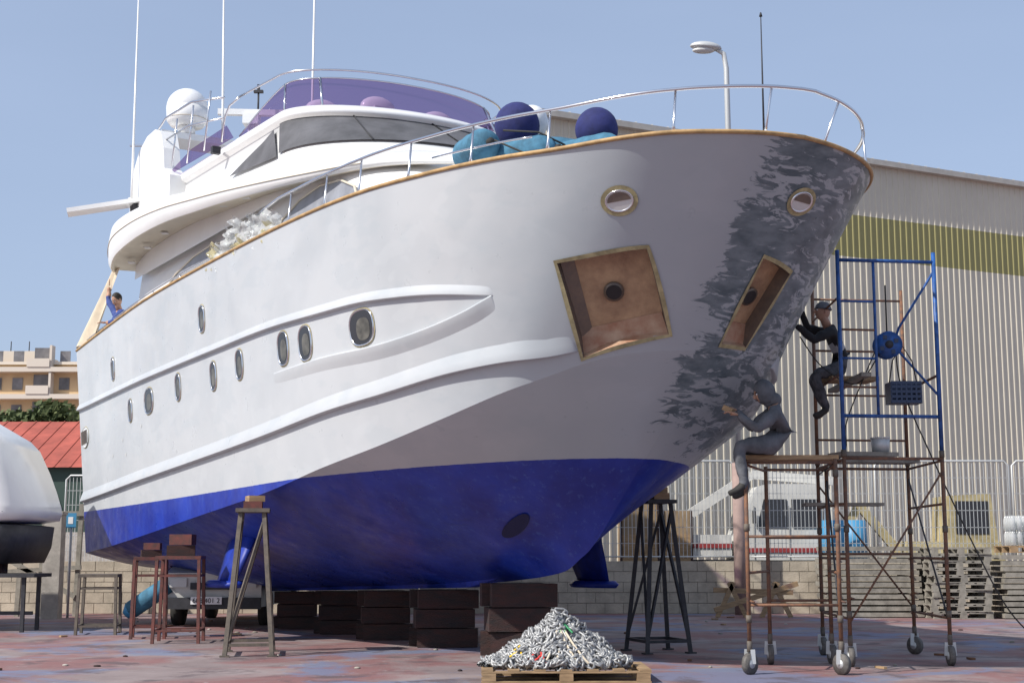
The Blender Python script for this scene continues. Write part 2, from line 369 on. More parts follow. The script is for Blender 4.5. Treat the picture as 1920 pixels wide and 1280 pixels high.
# anchor pockets
ab=B()
for q,sg in((PK,1),(PP,-1)):
    cs=[hframe(c[0],c[1],sg) for c in q];N=sum((c[3] for c in cs),V()).normalized()
    P0=[c[0] for c in cs];cen=sum(P0,V())/4
    edge=[];n=12
    for i in range(4):
        for k in range(n):
            a=q[i];b=q[(i+1)%4];edge.append((a[0]+(b[0]-a[0])*k/n,a[1]+(b[1]-a[1])*k/n))
    E=[hframe(e[0],e[1],sg) for e in edge]
    outer=[e[0]+e[3]*.008+(e[0]-cen).normalized()*.036 for e in E]
    inner=[e[0]+e[3]*.010-(e[0]-cen).normalized()*.014 for e in E]
    back=[e[0]-N*.15-(e[0]-cen)*.07 for e in E]
    cb2=sum(back,V())/len(back);dep=min((p-cb2).dot(N) for p in back)
    back=[p-N*((p-cb2).dot(N)-dep*.35) for p in back]
    cb2=sum(back,V())/len(back)
    ab.loft([outer,inner],'tape',closed=True)
    for i in range(4):
        seg=[(i*n+k)%(4*n) for k in range(n+1)]
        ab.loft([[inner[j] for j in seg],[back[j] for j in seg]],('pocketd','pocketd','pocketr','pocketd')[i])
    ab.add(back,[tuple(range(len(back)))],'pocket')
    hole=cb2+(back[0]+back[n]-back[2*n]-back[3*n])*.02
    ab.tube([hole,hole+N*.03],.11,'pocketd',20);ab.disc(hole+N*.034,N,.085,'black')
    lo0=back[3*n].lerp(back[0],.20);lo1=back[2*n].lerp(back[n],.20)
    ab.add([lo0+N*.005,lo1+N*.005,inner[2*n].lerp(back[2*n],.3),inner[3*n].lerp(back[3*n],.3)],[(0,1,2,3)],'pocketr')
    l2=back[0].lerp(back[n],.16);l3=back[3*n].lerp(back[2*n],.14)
    ab.add([back[0]+N*.05,l2+N*.004,l3+N*.004,back[3*n]+N*.05],[(0,1,2,3)],'pocketd')  # dark strip paints in the shade along the recess's left side
ab.make('anchor_pockets',yacht)
# ---------------------------------------------------------------- superstructure
def plan(s0,nose,w,s1,z,n=22,e=2.0,m=16,wa=None):
    wa=wa or w
    h=[]
    for i in range(n+1):
        a=math.pi/2*i/n;h.append((s0+nose*(1-math.cos(a)**(2/e)),w*math.sin(a)**(2/e),z))
    for i in range(1,m+1): h.append((s0+nose+(s1-s0-nose)*i/m,w+(wa-w)*i/m,z))
    return h
def full(h): return [W(s,-b,z) for s,b,z in h[::-1]]+[W(s,b,z) for s,b,z in h[1:]]
sb=B()
LA=[plan(-.2,4.0,2.2,13,4.9),plan(0,3.6,2.22,13,5.45),plan(.3,3.1,2.22,13,5.72),plan(.9,2.6,2.2,13,6.05),plan(2.2,2.0,2.15,13,6.5),plan(3.9,1.9,2.1,13,6.95),plan(4.2,1.9,2.0,13,7.0)]
sb.loft([full(l) for l in LA],'white');
top=full(LA[-1]);sb.add(top,[tuple(range(len(top)))],'white')
aft=[W(13,b,z) for b,z in((2.25,4.9),(2.15,6.5),(2,7.1),(-2,7.1),(-2.15,6.5),(-2.25,4.9))];sb.add(aft,[tuple(range(6))],'white')
sb.make('deckhouse',yacht)
wb=B()
SW=[(1.2,1.75,6.0,.05),(2.7,2.15,6.32,.10),(4.4,2.5,6.52,.16),(6.5,2.75,6.79,.26),(8,2.86,6.98,.34),(9.5,2.92,7.17,.42),(11,2.95,7.3,.52),(12.3,2.93,7.32,.60),(12.9,2.85,7.15,.55),(13.3,2.7,6.88,.30)]
for sg in(1,-1):
    rg=[];rs=[]
    for i in range(0,91):
        s,b,z,h=cr([tuple(x) for x in SW],i/10)
        rg.append([W(s,sg*1.7,z+.10),W(s,sg*(b-.12),z+.03),W(s,sg*(b-.03),z-.02),W(s,sg*b,z-h*.35),W(s,sg*(b-.02),z-h*.8),W(s,sg*(b-.07),z-h)])
        rs.append([W(s,sg*(b-.07),z-h),W(s,sg*(b-.13),z-h),W(s,sg*(b-.14),z-h+.05),W(s,sg*1.7,z-h+.08)])
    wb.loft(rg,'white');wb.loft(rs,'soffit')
    e=rg[-1]+rs[-1][1:];wb.add(e,[tuple(range(len(e)))],'white')
    ln_=[]
    for i in range(12,88):
        s,b,z,h=cr([tuple(x) for x in SW],i/10);ln_.append(W(s,sg*(b-.0),z-h*.45))
    wb.tube(ln_,.010,'soffit',5)
    for i in range(0,7): wb.box(W(6.5+i,sg*2.5,cr([tuple(x) for x in SW],3+i*.85)[2]-cr([tuple(x) for x in SW],3+i*.85)[3]+.045),(.12,.12,.02),'lens')
wb.make('upper_deck_overhang',yacht)
ub=B()
LB=[plan(3.5,2.5,2.32,12.9,6.4),plan(3.85,2.2,2.3,12.9,6.88),plan(4.2,1.75,2.2,12.9,7.1),plan(5.35,1.15,1.98,12.9,7.78,wa=2.2),plan(5.2,1.2,2.05,12.9,7.82,wa=2.3),plan(5.3,1.15,2.04,12.9,7.93,wa=2.3),plan(5.45,1.1,1.98,12.9,8.0,wa=2.25),plan(5.6,1.1,1.9,12.9,7.99,wa=2.15),plan(5.65,1.1,1.88,12.9,7.6,wa=2.1)]
ub.loft([full(l) for l in LB],'white');t_=full(LB[-1]);ub.add(t_,[tuple(range(len(t_)))],'white')
a_=[W(12.9,b,z) for b,z in((2.3,6.95),(2.2,7.78),(2.25,8.0),(-2.25,8.0),(-2.2,7.78),(-2.3,6.95))];ub.add(a_,[tuple(range(6))],'white')
for s,b in((7.2,.9),(7.2,-.3),(7.8,-1.1),(6.6,.2),(6.8,-1.0)):
    ub.box(W(s,b,8.0),(.55,.55,.6),'white',A);ub.ell(W(s+.2,b,8.40),(.32,.14,.22),'white',Matrix.Rotation(A,3,'Z'))
ub.box(W(8.6,2.28,7.86),(.14,.10,.12),'blackp',A)
for k in range(4): ub.beam(W(6.25,2.24,6.86+k*.045),W(6.15,2.24,6.86+k*.045),.02,.02,'soffit')
ub.make('pilothouse',yacht)
vb=B()
h0=plan(4.2,1.75,2.2,12.9,7.1);h1=plan(5.35,1.15,1.98,12.9,7.78,wa=2.2)
def lerp(a,b,f): return tuple(a[i]+(b[i]-a[i])*f for i in range(len(a)))
def off(p,c=(8,0,7),d=.02):
    q=V(p)-V(c);q.z=.0;q.normalize();return (p[0]+q.x*d,p[1]+q.y*d,p[2]+d)
for sg in(1,-1):
    r=[]
    for f in(.06,.35,.65,.97):
        row=[]
        for i in range(0,23):
            p=off(lerp(h0[i],h1[i],f),d=.03);row.append(W(p[0],sg*p[1],p[2]))
        r.append(row)
    vb.loft(r,'canvas')
    for i in(0,9): 
        a0=off(lerp(h0[i],h1[i],.06),d=.035);a1=off(lerp(h0[i],h1[i],.97),d=.035);vb.tube([W(a0[0],sg*a0[1],a0[2]),W(a1[0],sg*a1[1],a1[2])],.012,'blackp',5)
def sidepoly(pts,bf,k,b=vb,sg2=(1,-1)):
    for sg in sg2: b.add([W(s,sg*bf(s,z),z) for s,z in pts],[tuple(range(len(pts)))],k)
bB=lambda s,z:2.2-(z-7.1)/.68*.20+.035+ (s-6.5)/6.4*.2*(z-7.1)/.68
for sg in(1,-1):
    rr_=[]
    for k in range(13):
        f=k/12;rowz=7.12+.60*f
        sA=8.15-(8.15-6.95)*f; sF=5.98+.58*f
        rr_.append([W(sF+(sA-sF)*j/10,sg*(bB(sF+(sA-sF)*j/10,rowz+(.20*(j/10)*(1-f)))+.01),rowz+.20*(j/10)*(1-f)-.10*(j/10)*f) for j in range(11)])
    vb.loft(rr_,'canvas')
arch1=[(6.1,5.5),(6.05,5.9),(5.7,6.12),(5.1,6.28),(4.4,6.33),(3.7,6.25),(3.2,6.05),(3.05,5.85),(3.05,5.5)]
arch2=[(11.3,5.5),(11.2,5.95),(10.7,6.15),(9.8,6.30),(8.9,6.34),(8.0,6.24),(7.4,6.02),(7.2,5.5)]
bA=lambda s,z:2.275-(.0 if z<5.5 else (z-5.5)*.1)
for ar in(arch1,arch2):
    sidepoly(ar,bA,'winfilm')
    for sg in(1,-1): vb.tube([W(s,sg*(bA(s,z)+.01),z) for s,z in ar],.018,'soffit',6)
vb.make('windows_and_canvas',yacht)
fb=B()
g0=plan(5.5,1.05,1.9,8.4,7.98,n=20,m=10,wa=2.0);g1=plan(5.85,.95,1.8,8.4,8.55,n=20,m=10,wa=1.95)
def g1z(i): 
    return 8.55 if i<=20 else 8.55-.45*((i-20)/10)**1.3
G1=[(p[0],p[1],g1z(i)) for i,p in enumerate(g1)]
fb.loft([full(g0),full(G1)],'purple');
fb.make('flybridge_windscreen',yacht,fixn=False)
fs_=B();fs_.tube(full(G1),.014,'steel',6)
for i in(12,20):
    for sg in(1,-1): fs_.tube([W(g0[i][0],sg*g0[i][1],g0[i][2]),W(G1[i][0],sg*G1[i][1],G1[i][2])],.022,'steel',6)
R1=[(p[0]-.05,p[1]+.08,8.62) for i,p in enumerate(plan(5.75,1.05,1.9,8.0,8.7,n=20,m=4,wa=2.05))]
fs_.tube(full(R1),.018,'steel',8)
for sg in(1,-1):
    fs_.tube([W(8.0,sg*2.12,8.62),W(8.35,sg*2.15,8.58),W(8.5,sg*2.18,8.4),W(8.55,sg*2.2,8.0)],.02,'steel',8)
    fs_.tube([W(8.5,sg*2.2,8.75),W(9.9,sg*2.3,9.05),W(11.2,sg*2.35,9.1),W(11.8,sg*2.35,8.95),W(12.3,sg*2.38,8.4)],.02,'steel',8)
    fs_.tube([W(8.5,sg*2.2,8.4),W(10,sg*2.3,8.65),W(11.5,sg*2.35,8.7)],.016,'steel',8)
    for s in(9.2,10.1,11.0): fs_.tube([W(s,sg*2.28,8.0),W(s-.25,sg*2.28,8.98)],.016,'steel',8)
fs_.make('flybridge_rails',yacht)
gb=B()
for sg in(1,-1):
    gb.add([W(8.2,sg*2.12,8.0),W(8.5,sg*2.14,8.28),W(10.0,sg*2.24,8.24),W(10.95,sg*2.3,8.06),W(10.95,sg*2.3,8.0)],[(0,1,2,3,4)],'purple')
gb.make('side_wind_deflectors',yacht,fixn=False)
arb=B()
leg=[(13.0,7.2),(13.1,7.9),(12.95,8.45),(12.6,8.8),(12.1,8.97),(11.6,8.98),(11.25,8.85),(11.05,8.5),(10.95,8.1),(10.6,7.9),(10.6,7.2)]
for sg in(1,-1):
    o=[W(s,sg*2.42,z) for s,z in leg];i_=[W(s,sg*2.12,z) for s,z in leg]
    arb.loft([i_,o],'white',closed=True,cap=True,smooth=False)
arb.beam(W(11.9,2.3,8.93),W(11.9,-2.3,8.93),.7,.12,'white')
arb.make('radar_arch',yacht)
rb=B()
dc=W(11.7,1.8,9.0)
rb.tube([dc,dc+V((0,0,.16))],.16,'white',20);rb.tube([dc+V((0,0,.16)),dc+V((0,0,.25)),dc+V((0,0,.5))],[.3,.37,.385],'white',28)
rb.tube([dc+V((0,0,.27)),dc+V((0,0,.285))],.378,'soffit',28)
rb.ell(dc+V((0,0,.5)),(.385,.385,.38),'white',nu=28,nv=16)
rc=W(11.8,.5,9.0);rb.tube([rc,rc+V((0,0,.45))],.07,'white',10);rb.box(rc+V((0,0,.52)),(.3,.3,.2),'white');rb.beam(rc+V((-.65,0,.68)),rc+V((.65,.1,.68)),.12,.11,'white')
rb.tube([rc+V((.1,.1,.6)),rc+V((.1,.1,1.1))],.02,'blackp',6);rb.box(rc+V((.1,.1,1.12)),(.18,.08,.05),'blackp');rb.box(rc+V((.1,.1,1.2)),(.05,.05,.12),'blackp')
rb.make('radar_and_dome',yacht)
anb=B()
for s,b,z0,z1,ls in((12.5,2.55,7.8,12.8,.35),(11.4,1.2,9.0,13.5,1.0),(9.3,.3,7.6,14,0),):
    anb.tube([W(s,b,z0),W(s+ls*.05,b,z0+.5),W(s+ls*.3,b,z1)],[.03,.025,.012],'white',8)
anb.box(W(12.5,2.45,7.85),(.3,.1,.06),'white');anb.box(W(12.5,2.45,8.9),(.35,.06,.04),'steel')
anb.make('whip_antennas',yacht)
plb=B();plb.beam(W(12.6,2.3,7.86),W(13.0,3.6,7.56),.42,.08,'white');plb.beam(W(12.65,2.4,7.3),W(12.65,2.45,7.84),.12,.25,'blackp',up=ax);plb.make('side_wing',yacht)
# bow rail
bb=B()
def rp(t,sg,h,o=.0):
    r=cr(SH,t);k=max(0,1-t/3)
    return W(r[0]-(.12*k+o*k),sg*(max(0,r[1])-.10+.16*k),r[2]+h)
ts=[i/6 for i in range(0,61)]
def rh(t): return .46 if t<9.2 else max(.2,.46-(t-9.2)*.35)
pts=[rp(t,-1,rh(t)) for t in ts[::-1] if t<9.6]+[rp(t,1,rh(t)) for t in ts[1:] if t<9.6]
bb.tube(pts,.02,'steel',8)
mid=[rp(t/6,1,.20) for t in range(33,43)];bb.tube(mid,.012,'steel',6)
for sg in(1,-1):
    for t in(1.0,3.0,5.2,6.4,7.3,8.0,8.5,9.0,9.45):
        if sg<0 and t>7:continue
        b0=W(cr(SH,t)[0]+(.12 if t<1.5 else 0),sg*(cr(SH,t)[1]-.06),cr(SH,t)[2]);b1=rp(t,sg,rh(t))
        bb.tube([b0,b0+(b1-b0)*.22,b1],[.026,.014,.012],'steel',8)
    low=[rp(t/6,sg,.14) for t in range(57,78)];bb.tube(low,.014,'steel',6)
    for t in range(19,26): bb.tube([rp(t/2,sg,0),rp(t/2,sg,.14)],.012,'steel',6)
bb.make('guard_rail',yacht)
pw=B()
for k in range(12):
    c=rp(9.2+k*.07,1,.02+random.random()*.38);sx=.12+random.random()*.12;rs_=random.random()*9
    def cf(u,v,c=c,sx=sx,rs_=rs_):
        x=(u-.5)*2*sx;z=(v-.6)*2*sx*1.1;d=.05*math.sin(u*11+rs_)+.05*math.sin(v*13+rs_*2+u*6)+random.uniform(-.015,.015)
        return c+ax*(x+.04*math.sin(v*8+rs_))+nx*(.02+d)+V((0,0,z+.05*math.sin(u*9+rs_)))
    pw.grid(cf,10,10,'wrapy' if k%5==1 else 'wrap',smooth=True)
pw.make('plastic_wrap',yacht)
drb=B()
def drp(u,v):
    s=13.0+.45*u+ (2.2*v**1.2)*(.35+.65*u);z=6.75-(1.4)*v;return W(s,2.55+.10*math.sin(u*9+v*2)*(.3+v*.5)+.2*v,z)
drb.grid(drp,20,16,'cream');drb.make('cockpit_canvas',yacht)
# fins, propeller, rudders, skeg, thruster
fn=B()
def fin(s,b,sg):
    zr=bottom_z(s,b)+.12;r0=W(s,sg*b,zr);out=(nx*sg*.35+V((0,0,-1))).normalized();ln_=(zr-.80)
    sec=lambda c,ch,th:[c+ax*(ch*x)+nx*(th*y) for x,y in((-.5,0),(-.4,.35),(-.15,.5),(.2,.35),(.5,0),(.2,-.35),(-.15,-.5),(-.4,-.35))]
    fn.loft([sec(r0,1.15,.2),sec(r0+out*ln_*.65,.95,.16),sec(r0+out*ln_,.8,.12)],'antifoul',closed=True,cap=True)
    tp=r0+out*ln_
    fn.loft([[tp+ax*x*k+nx*y*k+V((0,0,dz)) for x,y in((-.6,0),(-.35,.2),(.2,.26),(.5,.12),(.5,-.12),(.2,-.26),(-.35,-.2))] for k,dz in((.85,.05),(1,0),(.9,-.05))],'antifoul',closed=True,cap=True)
fin(7.6,2.0,1);fin(4.2,1.85,-1)
for sg in(1,-1):
    c=W(12.2,sg*1.3,.95);fn.tube([W(9.6,sg*1.3,1.35),c],.05,'steel',8);fn.beam(W(12,sg*1.3,.95),W(12,sg*1.3,1.6),.06,.2,'antifoul')
    for k in range(4):
        a=k*math.pi/2+.4;d=(nx*math.cos(a)+V((0,0,1))*math.sin(a));fn.loft([[c+d*.06-nx*.03,c+d*.06+ax*.05],[c+d*.25+d.cross(ax)*.12,c+d*.25-d.cross(ax)*.12+ax*.08],[c+d*.38+d.cross(ax)*.04,c+d*.38-d.cross(ax)*.04+ax*.05]],'rust')
    fn.tube([c-ax*.12,c+ax*.14],[.09,.05],'rust',12)
    fn.beam(W(13.3,sg*1.3,.6),W(13.3,sg*1.3,1.5),.05,.45,'antifoul',up=ax)
fn.loft([[W(s,d,z) for d,z in((.14,1.25),(.10,k),(-.10,k),(-.14,1.25))] for s,k in((3.0,1.0),(4,.84),(8.5,.70),(11.2,.62),(11.5,.9))],'antifoul',closed=True,cap=True)
def botN(t,v,o):
    p=W(*bot(t,v));e=(W(*bot(t+.05,v))-W(*bot(t-.05,v))).cross(W(*bot(t,v+.02))-W(*bot(t,v-.02))).normalized()
    if e.z>0:e=-e
    return p+e*o
ct,cv=5.35,.36
fn.add([botN(ct+.34*math.cos(a),cv+.05*math.sin(a)-.03*math.cos(a),.012) for a in [k*math.pi/14 for k in range(28)]],[tuple(range(28))],'thr')
fn.make('fins_and_running_gear',yacht)
# fenders
fe=B()
def fender(c,d,l,r,k='teal'):
    c=V(c);d=V(d).normalized();x=[-.5,-.46,-.38,-.3,-.15,0,.15,.3,.38,.46,.5];rr=[.25,.6,.88,1,.97,1.03,.98,1,.88,.6,.25]
    fe.tube([c+d*l*a for a in x],[r*q for q in rr],k,20);fe.tube([c-d*l*.5,c-d*l*.56],r*.22,'rubber',10);fe.tube([c+d*l*.5,c+d*l*.56],r*.22,'rubber',10)
for (x,y,z),d,l,r in(((-.42,15.9,5.95),(.35,-.9,-.05),.9,.20),((.1,15.7,5.84),(1,-.5,.05),.9,.19),((.55,15.9,5.90),(.9,.3,.0),1.0,.20),((.85,15.5,5.81),(.8,-.6,.02),.9,.18),((1.35,15.9,5.90),(1,.2,0),1.0,.2),((1.9,16.2,5.97),(1,.1,-.05),.9,.19),((.3,16.6,6.03),(1,.5,.05),1.2,.21),((1.2,16.5,6.0),(1,.1,.0),1.0,.2),((2.35,16.0,5.86),(1,-.1,-.05),.8,.16)):
    fender((x,y,z),d,l,r)
for c,r,k in(((.06,16.2,6.34),.27,'navy'),((1.0,16.1,6.26),.255,'navy'),((.24,16.45,6.46),.20,'white')):
    fe.ell(c,(r,r,r*1.05),k,nu=24,nv=16)
for pp in(((-.3,15.5,6.0),(.2,15.4,5.75),(.7,15.4,5.7),(1.1,15.4,5.9)),((-.1,15.6,6.1),(.3,15.5,6.05),(.6,15.5,5.9))):
    fe.tube(pp,.012,'rubber',6)
fe.make('fender_pile',yacht)
# ---------------------------------------------------------------- supports
def trestle(name,c,w,d,h,k,rz=0,topw=.35,pad='wood'):
    b=B();R=Matrix.Rotation(rz,3,'Z');c=V((c[0],c[1],0))
    g=lambda x,y,z:c+R@V((x,y,z))
    cor=[]
    for a in(-1,1):
        for e in(-1,1):
            p0=g(a*w/2,e*d/2,0);p1=g(a*w/2*topw,e*d/2*topw,h-.1);b.beam(p0,p1,.055,.055,k);cor.append((p0,p1));b.box(p0+V((0,0,.01)),(.12,.12,.02),k,rz)
    for i,j in((0,1),(2,3),(0,2),(1,3)):
        for f in(.08,): b.beam(cor[i][0].lerp(cor[i][1],f),cor[j][0].lerp(cor[j][1],f),.04,.04,k)
        b.beam(cor[i][0].lerp(cor[i][1],.1),cor[j][0].lerp(cor[j][1],.95),.035,.035,k)
    b.box(g(0,0,h-.08),(w*topw+.14,d*topw+.14,.05),k,rz);b.box(g(0,0,h-.01),(w*topw*.8,d*topw+.1,.09),pad,rz)
    b.box(g(.02,0,h+.075),(w*topw*.7,d*topw*.7,.08),'wood',rz+.2)
    return b.make(name)
def stool(name,c,w,h,k,rz=0,padh=.15):
    b=B();R=Matrix.Rotation(rz,3,'Z');c=V((c[0],c[1],0));g=lambda x,y,z:c+R@V((x,y,z));t=.92
    for a in(-1,1):
        for e in(-1,1): b.beam(g(a*w/2,e*w/2,0),g(a*w/2*t,e*w/2*t,h),.045,.045,k)
    for f in(.15,.8):
        q=w/2*(1-(1-t)*f)
        for p0,p1 in(((-q,-q),(q,-q)),((-q,q),(q,q)),((-q,-q),(-q,q)),((q,-q),(q,q))): b.beam(g(*p0,h*f),g(*p1,h*f),.03,.03,k)
    b.box(g(0,0,h+.02),(w,w,.05),k,rz)
    if padh: b.box(g(0,0,h+.045+padh/4),(w*.62,w*.5,padh/2-.004),'woodd',rz+.1);b.box(g(.02,0,h+.045+padh*.75),(w*.5,w*.5,padh/2-.004),'redp',rz-.1)
    return b.make(name)
trestle('steel_trestle',(-3.45,18.9),.6,.95,1.95,'brownp',.15,pad='redp',topw=.5)
ts_=W(2.35,-1.95,0);trestle('steel_trestle',(ts_.x,ts_.y),.62,.75,bottom_z(2.35,1.95)-.10,'blackp',.3,topw=.45)
stool('steel_stool',(-6.75,23.4),.62,.92,'brownp',.15,.0)
stool('steel_stool',(-5.65,22.3),.5,1.2,'redp',.2,.22)
stool('steel_stool',(-4.95,21.3),.66,1.22,'redp',.1,.32)
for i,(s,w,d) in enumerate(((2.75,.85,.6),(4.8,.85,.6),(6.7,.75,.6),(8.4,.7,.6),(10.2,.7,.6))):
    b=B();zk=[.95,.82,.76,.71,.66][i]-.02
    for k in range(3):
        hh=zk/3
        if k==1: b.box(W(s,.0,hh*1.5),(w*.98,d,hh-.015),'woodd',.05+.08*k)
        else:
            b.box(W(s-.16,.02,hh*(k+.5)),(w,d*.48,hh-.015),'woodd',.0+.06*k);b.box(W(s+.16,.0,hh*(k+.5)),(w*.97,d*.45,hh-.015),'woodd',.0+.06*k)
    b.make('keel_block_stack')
# ---------------------------------------------------------------- scaffold
sc=B()
def caster(b,p,k='wheel',rz=0):
    p=V((p[0],p[1],0));r=.115;b.tube([p+V((0,0,.24)),p+V((0,0,.36))],.03,'brownp',8)
    d=V((math.cos(rz),math.sin(rz),0));b.tube([p+d*-.03+V((0,0,r)),p+d*.03+V((0,0,r))],r,k,22);b.tube([p+d*-.035+V((0,0,r)),p+d*.035+V((0,0,r))],.05,'galv',12)
    for e in(-1,1): b.beam(p+d*.05*e+V((0,0,r)),p+d*.04*e+V((0,0,.27)),.05,.01,'galv')
A1,A2,A3,A4=(3.98,16.9),(5.2,17.05),(4.06,18.75),(5.3,18.9)
B1,B2,B3,B4=(2.62,15.85),(3.62,15.8),(3.1,17.25),(3.85,17.3)
BT=2.36
def up(b,p,z0,z1,r,k): b.tube([(p[0],p[1],z0),(p[0],p[1],z1)],r,k,10)
def bar(b,p,q,z,r,k,z2=None): b.tube([(p[0],p[1],z),(q[0],q[1],z if z2 is None else z2)],r,k,8)
for p in(A1,A2,A3,A4): caster(sc,p,rz=random.random()*1.6-.8);up(sc,p,.3,2.5,.024,'rustl')
for p in(B1,B2,B3,B4): caster(sc,p,rz=random.random()*1.6-.8);up(sc,p,.3,BT,.024,'rustl')
for z in(.55,1.25,1.9,2.42):
    bar(sc,A1,A3,z,.016,'rustl');bar(sc,A2,A4,z,.016,'rustl')
for z in(.75,1.5,BT-.04): bar(sc,B1,B2,z,.016,'rustl');bar(sc,B3,B4,z,.016,'rustl')
for z in(1.1,BT-.06): bar(sc,B1,B3,z,.016,'rustl');bar(sc,B2,B4,z,.016,'rustl')
bar(sc,B2,B4,.5,.012,'blackp',2.2)
bar(sc,A1,A2,2.44,.018,'rustl');bar(sc,A3,A4,2.42,.018,'rustl');bar(sc,A3,A4,1.3,.016,'rustl')
bar(sc,A1,A2,.5,.013,'rustl',2.3);bar(sc,A4,A3,.6,.013,'rustl',2.2);bar(sc,A2,A4,.5,.012,'blackp',2.3)
for p in(A1,A2): up(sc,p,2.5,4.98,.026,'bluep')
for p in(A3,A4): up(sc,p,2.5,4.85,.024,'rustl')
for p in(A1,A2,A3,A4,B1,B2):
    for z in(.6,1.6,2.5 if p not in(B1,B2) else 2.2): sc.tube([(p[0],p[1],z-.04),(p[0],p[1],z+.04)],.034,'brownp',8)
    sc.tube([(p[0],p[1],.8),(p[0]+.06,p[1]-.04,.78)],.012,'rustl',6)
bar(sc,A1,A2,4.86,.022,'bluep');bar(sc,A1,A2,2.95,.022,'bluep')
mx=((A1[0]+.45),A1[1]+.06);up(sc,mx,2.95,4.86,.018,'bluep')
for z in(3.3,3.65,4.0,4.35): bar(sc,A1,mx,z,.014,'rustl' if z in(3.3,4.0) else 'bluep')
for z in(2.8,3.4,4.0,4.7): bar(sc,A3,A4,z,.015,'rustl')
bar(sc,A1,A3,3.46,.018,'rustl');bar(sc,A2,A4,3.46,.018,'rustl');bar(sc,A1,A3,4.4,.014,'rustl')
sc.tube([(A2[0],A2[1],4.75),(A2[0]-.35,A2[1]+.4,4.1),(A2[0]-.4,A2[1]+.5,3.9)],.016,'bluep',8);sc.tube([(A2[0]-.4,A2[1]+.5,3.9),(A2[0],A2[1],3.2)],.016,'bluep',8)
scaf=empty('scaffold_tower');sc.make('frame',scaf)
sd=B()
def plank(a,b,w,t,k): sd.beam(a,b,w,t,k)
plank((A1[0]-.05,A1[1]+.25,2.5),(A2[0]-.55,A2[1]+.25,2.5),.42,.05,'woodg');plank((A3[0],A3[1]-.3,2.5),(A4[0],A4[1]-.3,2.5),.4,.05,'woodg')
plank((B1[0]+.0,B1[1]+.2,BT+.02),(B2[0]+.05,B2[1]+.2,BT+.02),.42,.05,'wood')
plank((4.0,17.85,3.5),(4.62,17.95,3.5),.45,.05,'wood');plank((4.3,16.95,3.46),(4.3,18.8,3.46),.12,.05,'woodg')
plank((A3[0]-.3,A3[1]-.5,1.93),(A3[0]+.7,A3[1]-.5,1.93),.3,.04,'woodg')
sd.make('planks',scaf)
rl=B();c=V((4.62,17.15,3.84));rl.tube([c+V((0,-.07,0)),c+V((0,.07,0))],.07,'bluep',16)
for e in(-1,1): rl.tube([c+V((0,e*.07,0)),c+V((0,e*.085,0))],.165,'bluep',28)
rl.tube([c+V((0,-.10,0)),c+V((0,-.085,0))],.05,'blackp',12)
for k in range(4): rl.box(c+V((.1*math.cos(k*1.571+.5),-.088,.1*math.sin(k*1.571+.5))),(.05,.006,.05),'crate')
rl.tube([c+V((0,0,.1)),c+V((0,0,.75))],.01,'rubber',6)
cabl=[c+V((.1,.0,-.05)),c+V((.15,.0,-.5)),c+V((.4,-.05,-1.2)),c+V((.9,-.1,-2.4)),c+V((1.3,-.1,-3.2)),c+V((1.9,.3,-3.7))]
def smooth(p,n=8):
    t=[tuple(x) for x in p];return [V(cr(t,i/n)) for i in range((len(t)-1)*n+1)]
rl.tube(smooth(cabl),.009,'rubber',6);rl.tube(smooth([c+V((-.1,0,-.1)),c+V((-.35,.2,-.45)),c+V((-.7,.5,-.2)),c+V((-.95,.6,.2))]),.008,'rubber',6)
rl.tube(smooth([c+V((-.12,0,0)),c+V((-.5,.1,-.9)),c+V((-.55,.1,-1.3)),c+V((-.9,.1,-1.6))]),.008,'rubber',6);rl.make('cable_reel')
cr_=B();c=V((4.78,17.1,3.24));
for x in(-.18,.18): cr_.box(c+V((x,0,0)),(.02,.26,.26),'crate')
for y in(-.13,.13):
    for z in(-.11,-.05,.01,.07,.12): cr_.box(c+V((0,y,z)),(.36,.015,.035),'crate')
    for x in(-.12,-.06,0,.06,.12): cr_.box(c+V((x,y*1.03,0)),(.02,.012,.24),'crate')
cr_.box(c+V((0,0,-.12)),(.36,.26,.02),'crate');cr_.tube([c+V((-.17,0,.12)),c+V((-.12,0,.4)),c+V((0,0,.6)),c+V((.12,0,.4)),c+V((.17,0,.12))],.008,'rubber',6);cr_.make('plastic_crate')
bk=B();c=V((4.5,17.2,2.53));bk.tube([c,c+V((0,0,.17))],[.1,.115],'galv',20);bk.tube([c+V((0,0,.165)),c+V((0,0,.18))],[.12,.12],'truckw',20);bk.make('paint_bucket')
# ---------------------------------------------------------------- people
def skinmesh(J,bones,sub=2):
    names=list(J);me=bpy.data.meshes.new('sk');me.from_pydata([J[n][0] for n in names],[(names.index(a),names.index(b)) for a,b in bones],[])
    o=bpy.data.objects.new('sk',me);bpy.context.collection.objects.link(o)
    md=o.modifiers.new('s','SKIN');md.branch_smoothing=.6
    for i,n in enumerate(names):
        r=J[n][1];me.skin_vertices[0].data[i].radius=r if isinstance(r,tuple) else (r,r);me.skin_vertices[0].data[i].use_root=(i==0)
    o.modifiers.new('u','SUBSURF').levels=sub
    bpy.context.view_layer.update();dg=bpy.context.evaluated_depsgraph_get();ev=o.evaluated_get(dg);m2=bpy.data.meshes.new_from_object(ev)
    vs=[v.co.copy() for v in m2.vertices];fs=[tuple(p.vertices) for p in m2.polygons]
    bpy.data.objects.remove(o);return vs,fs
def segd(p,a,b):
    ab=b-a;t=max(0,min(1,(p-a).dot(ab)/max(1e-9,ab.dot(ab))));return (p-a-ab*t).length,t
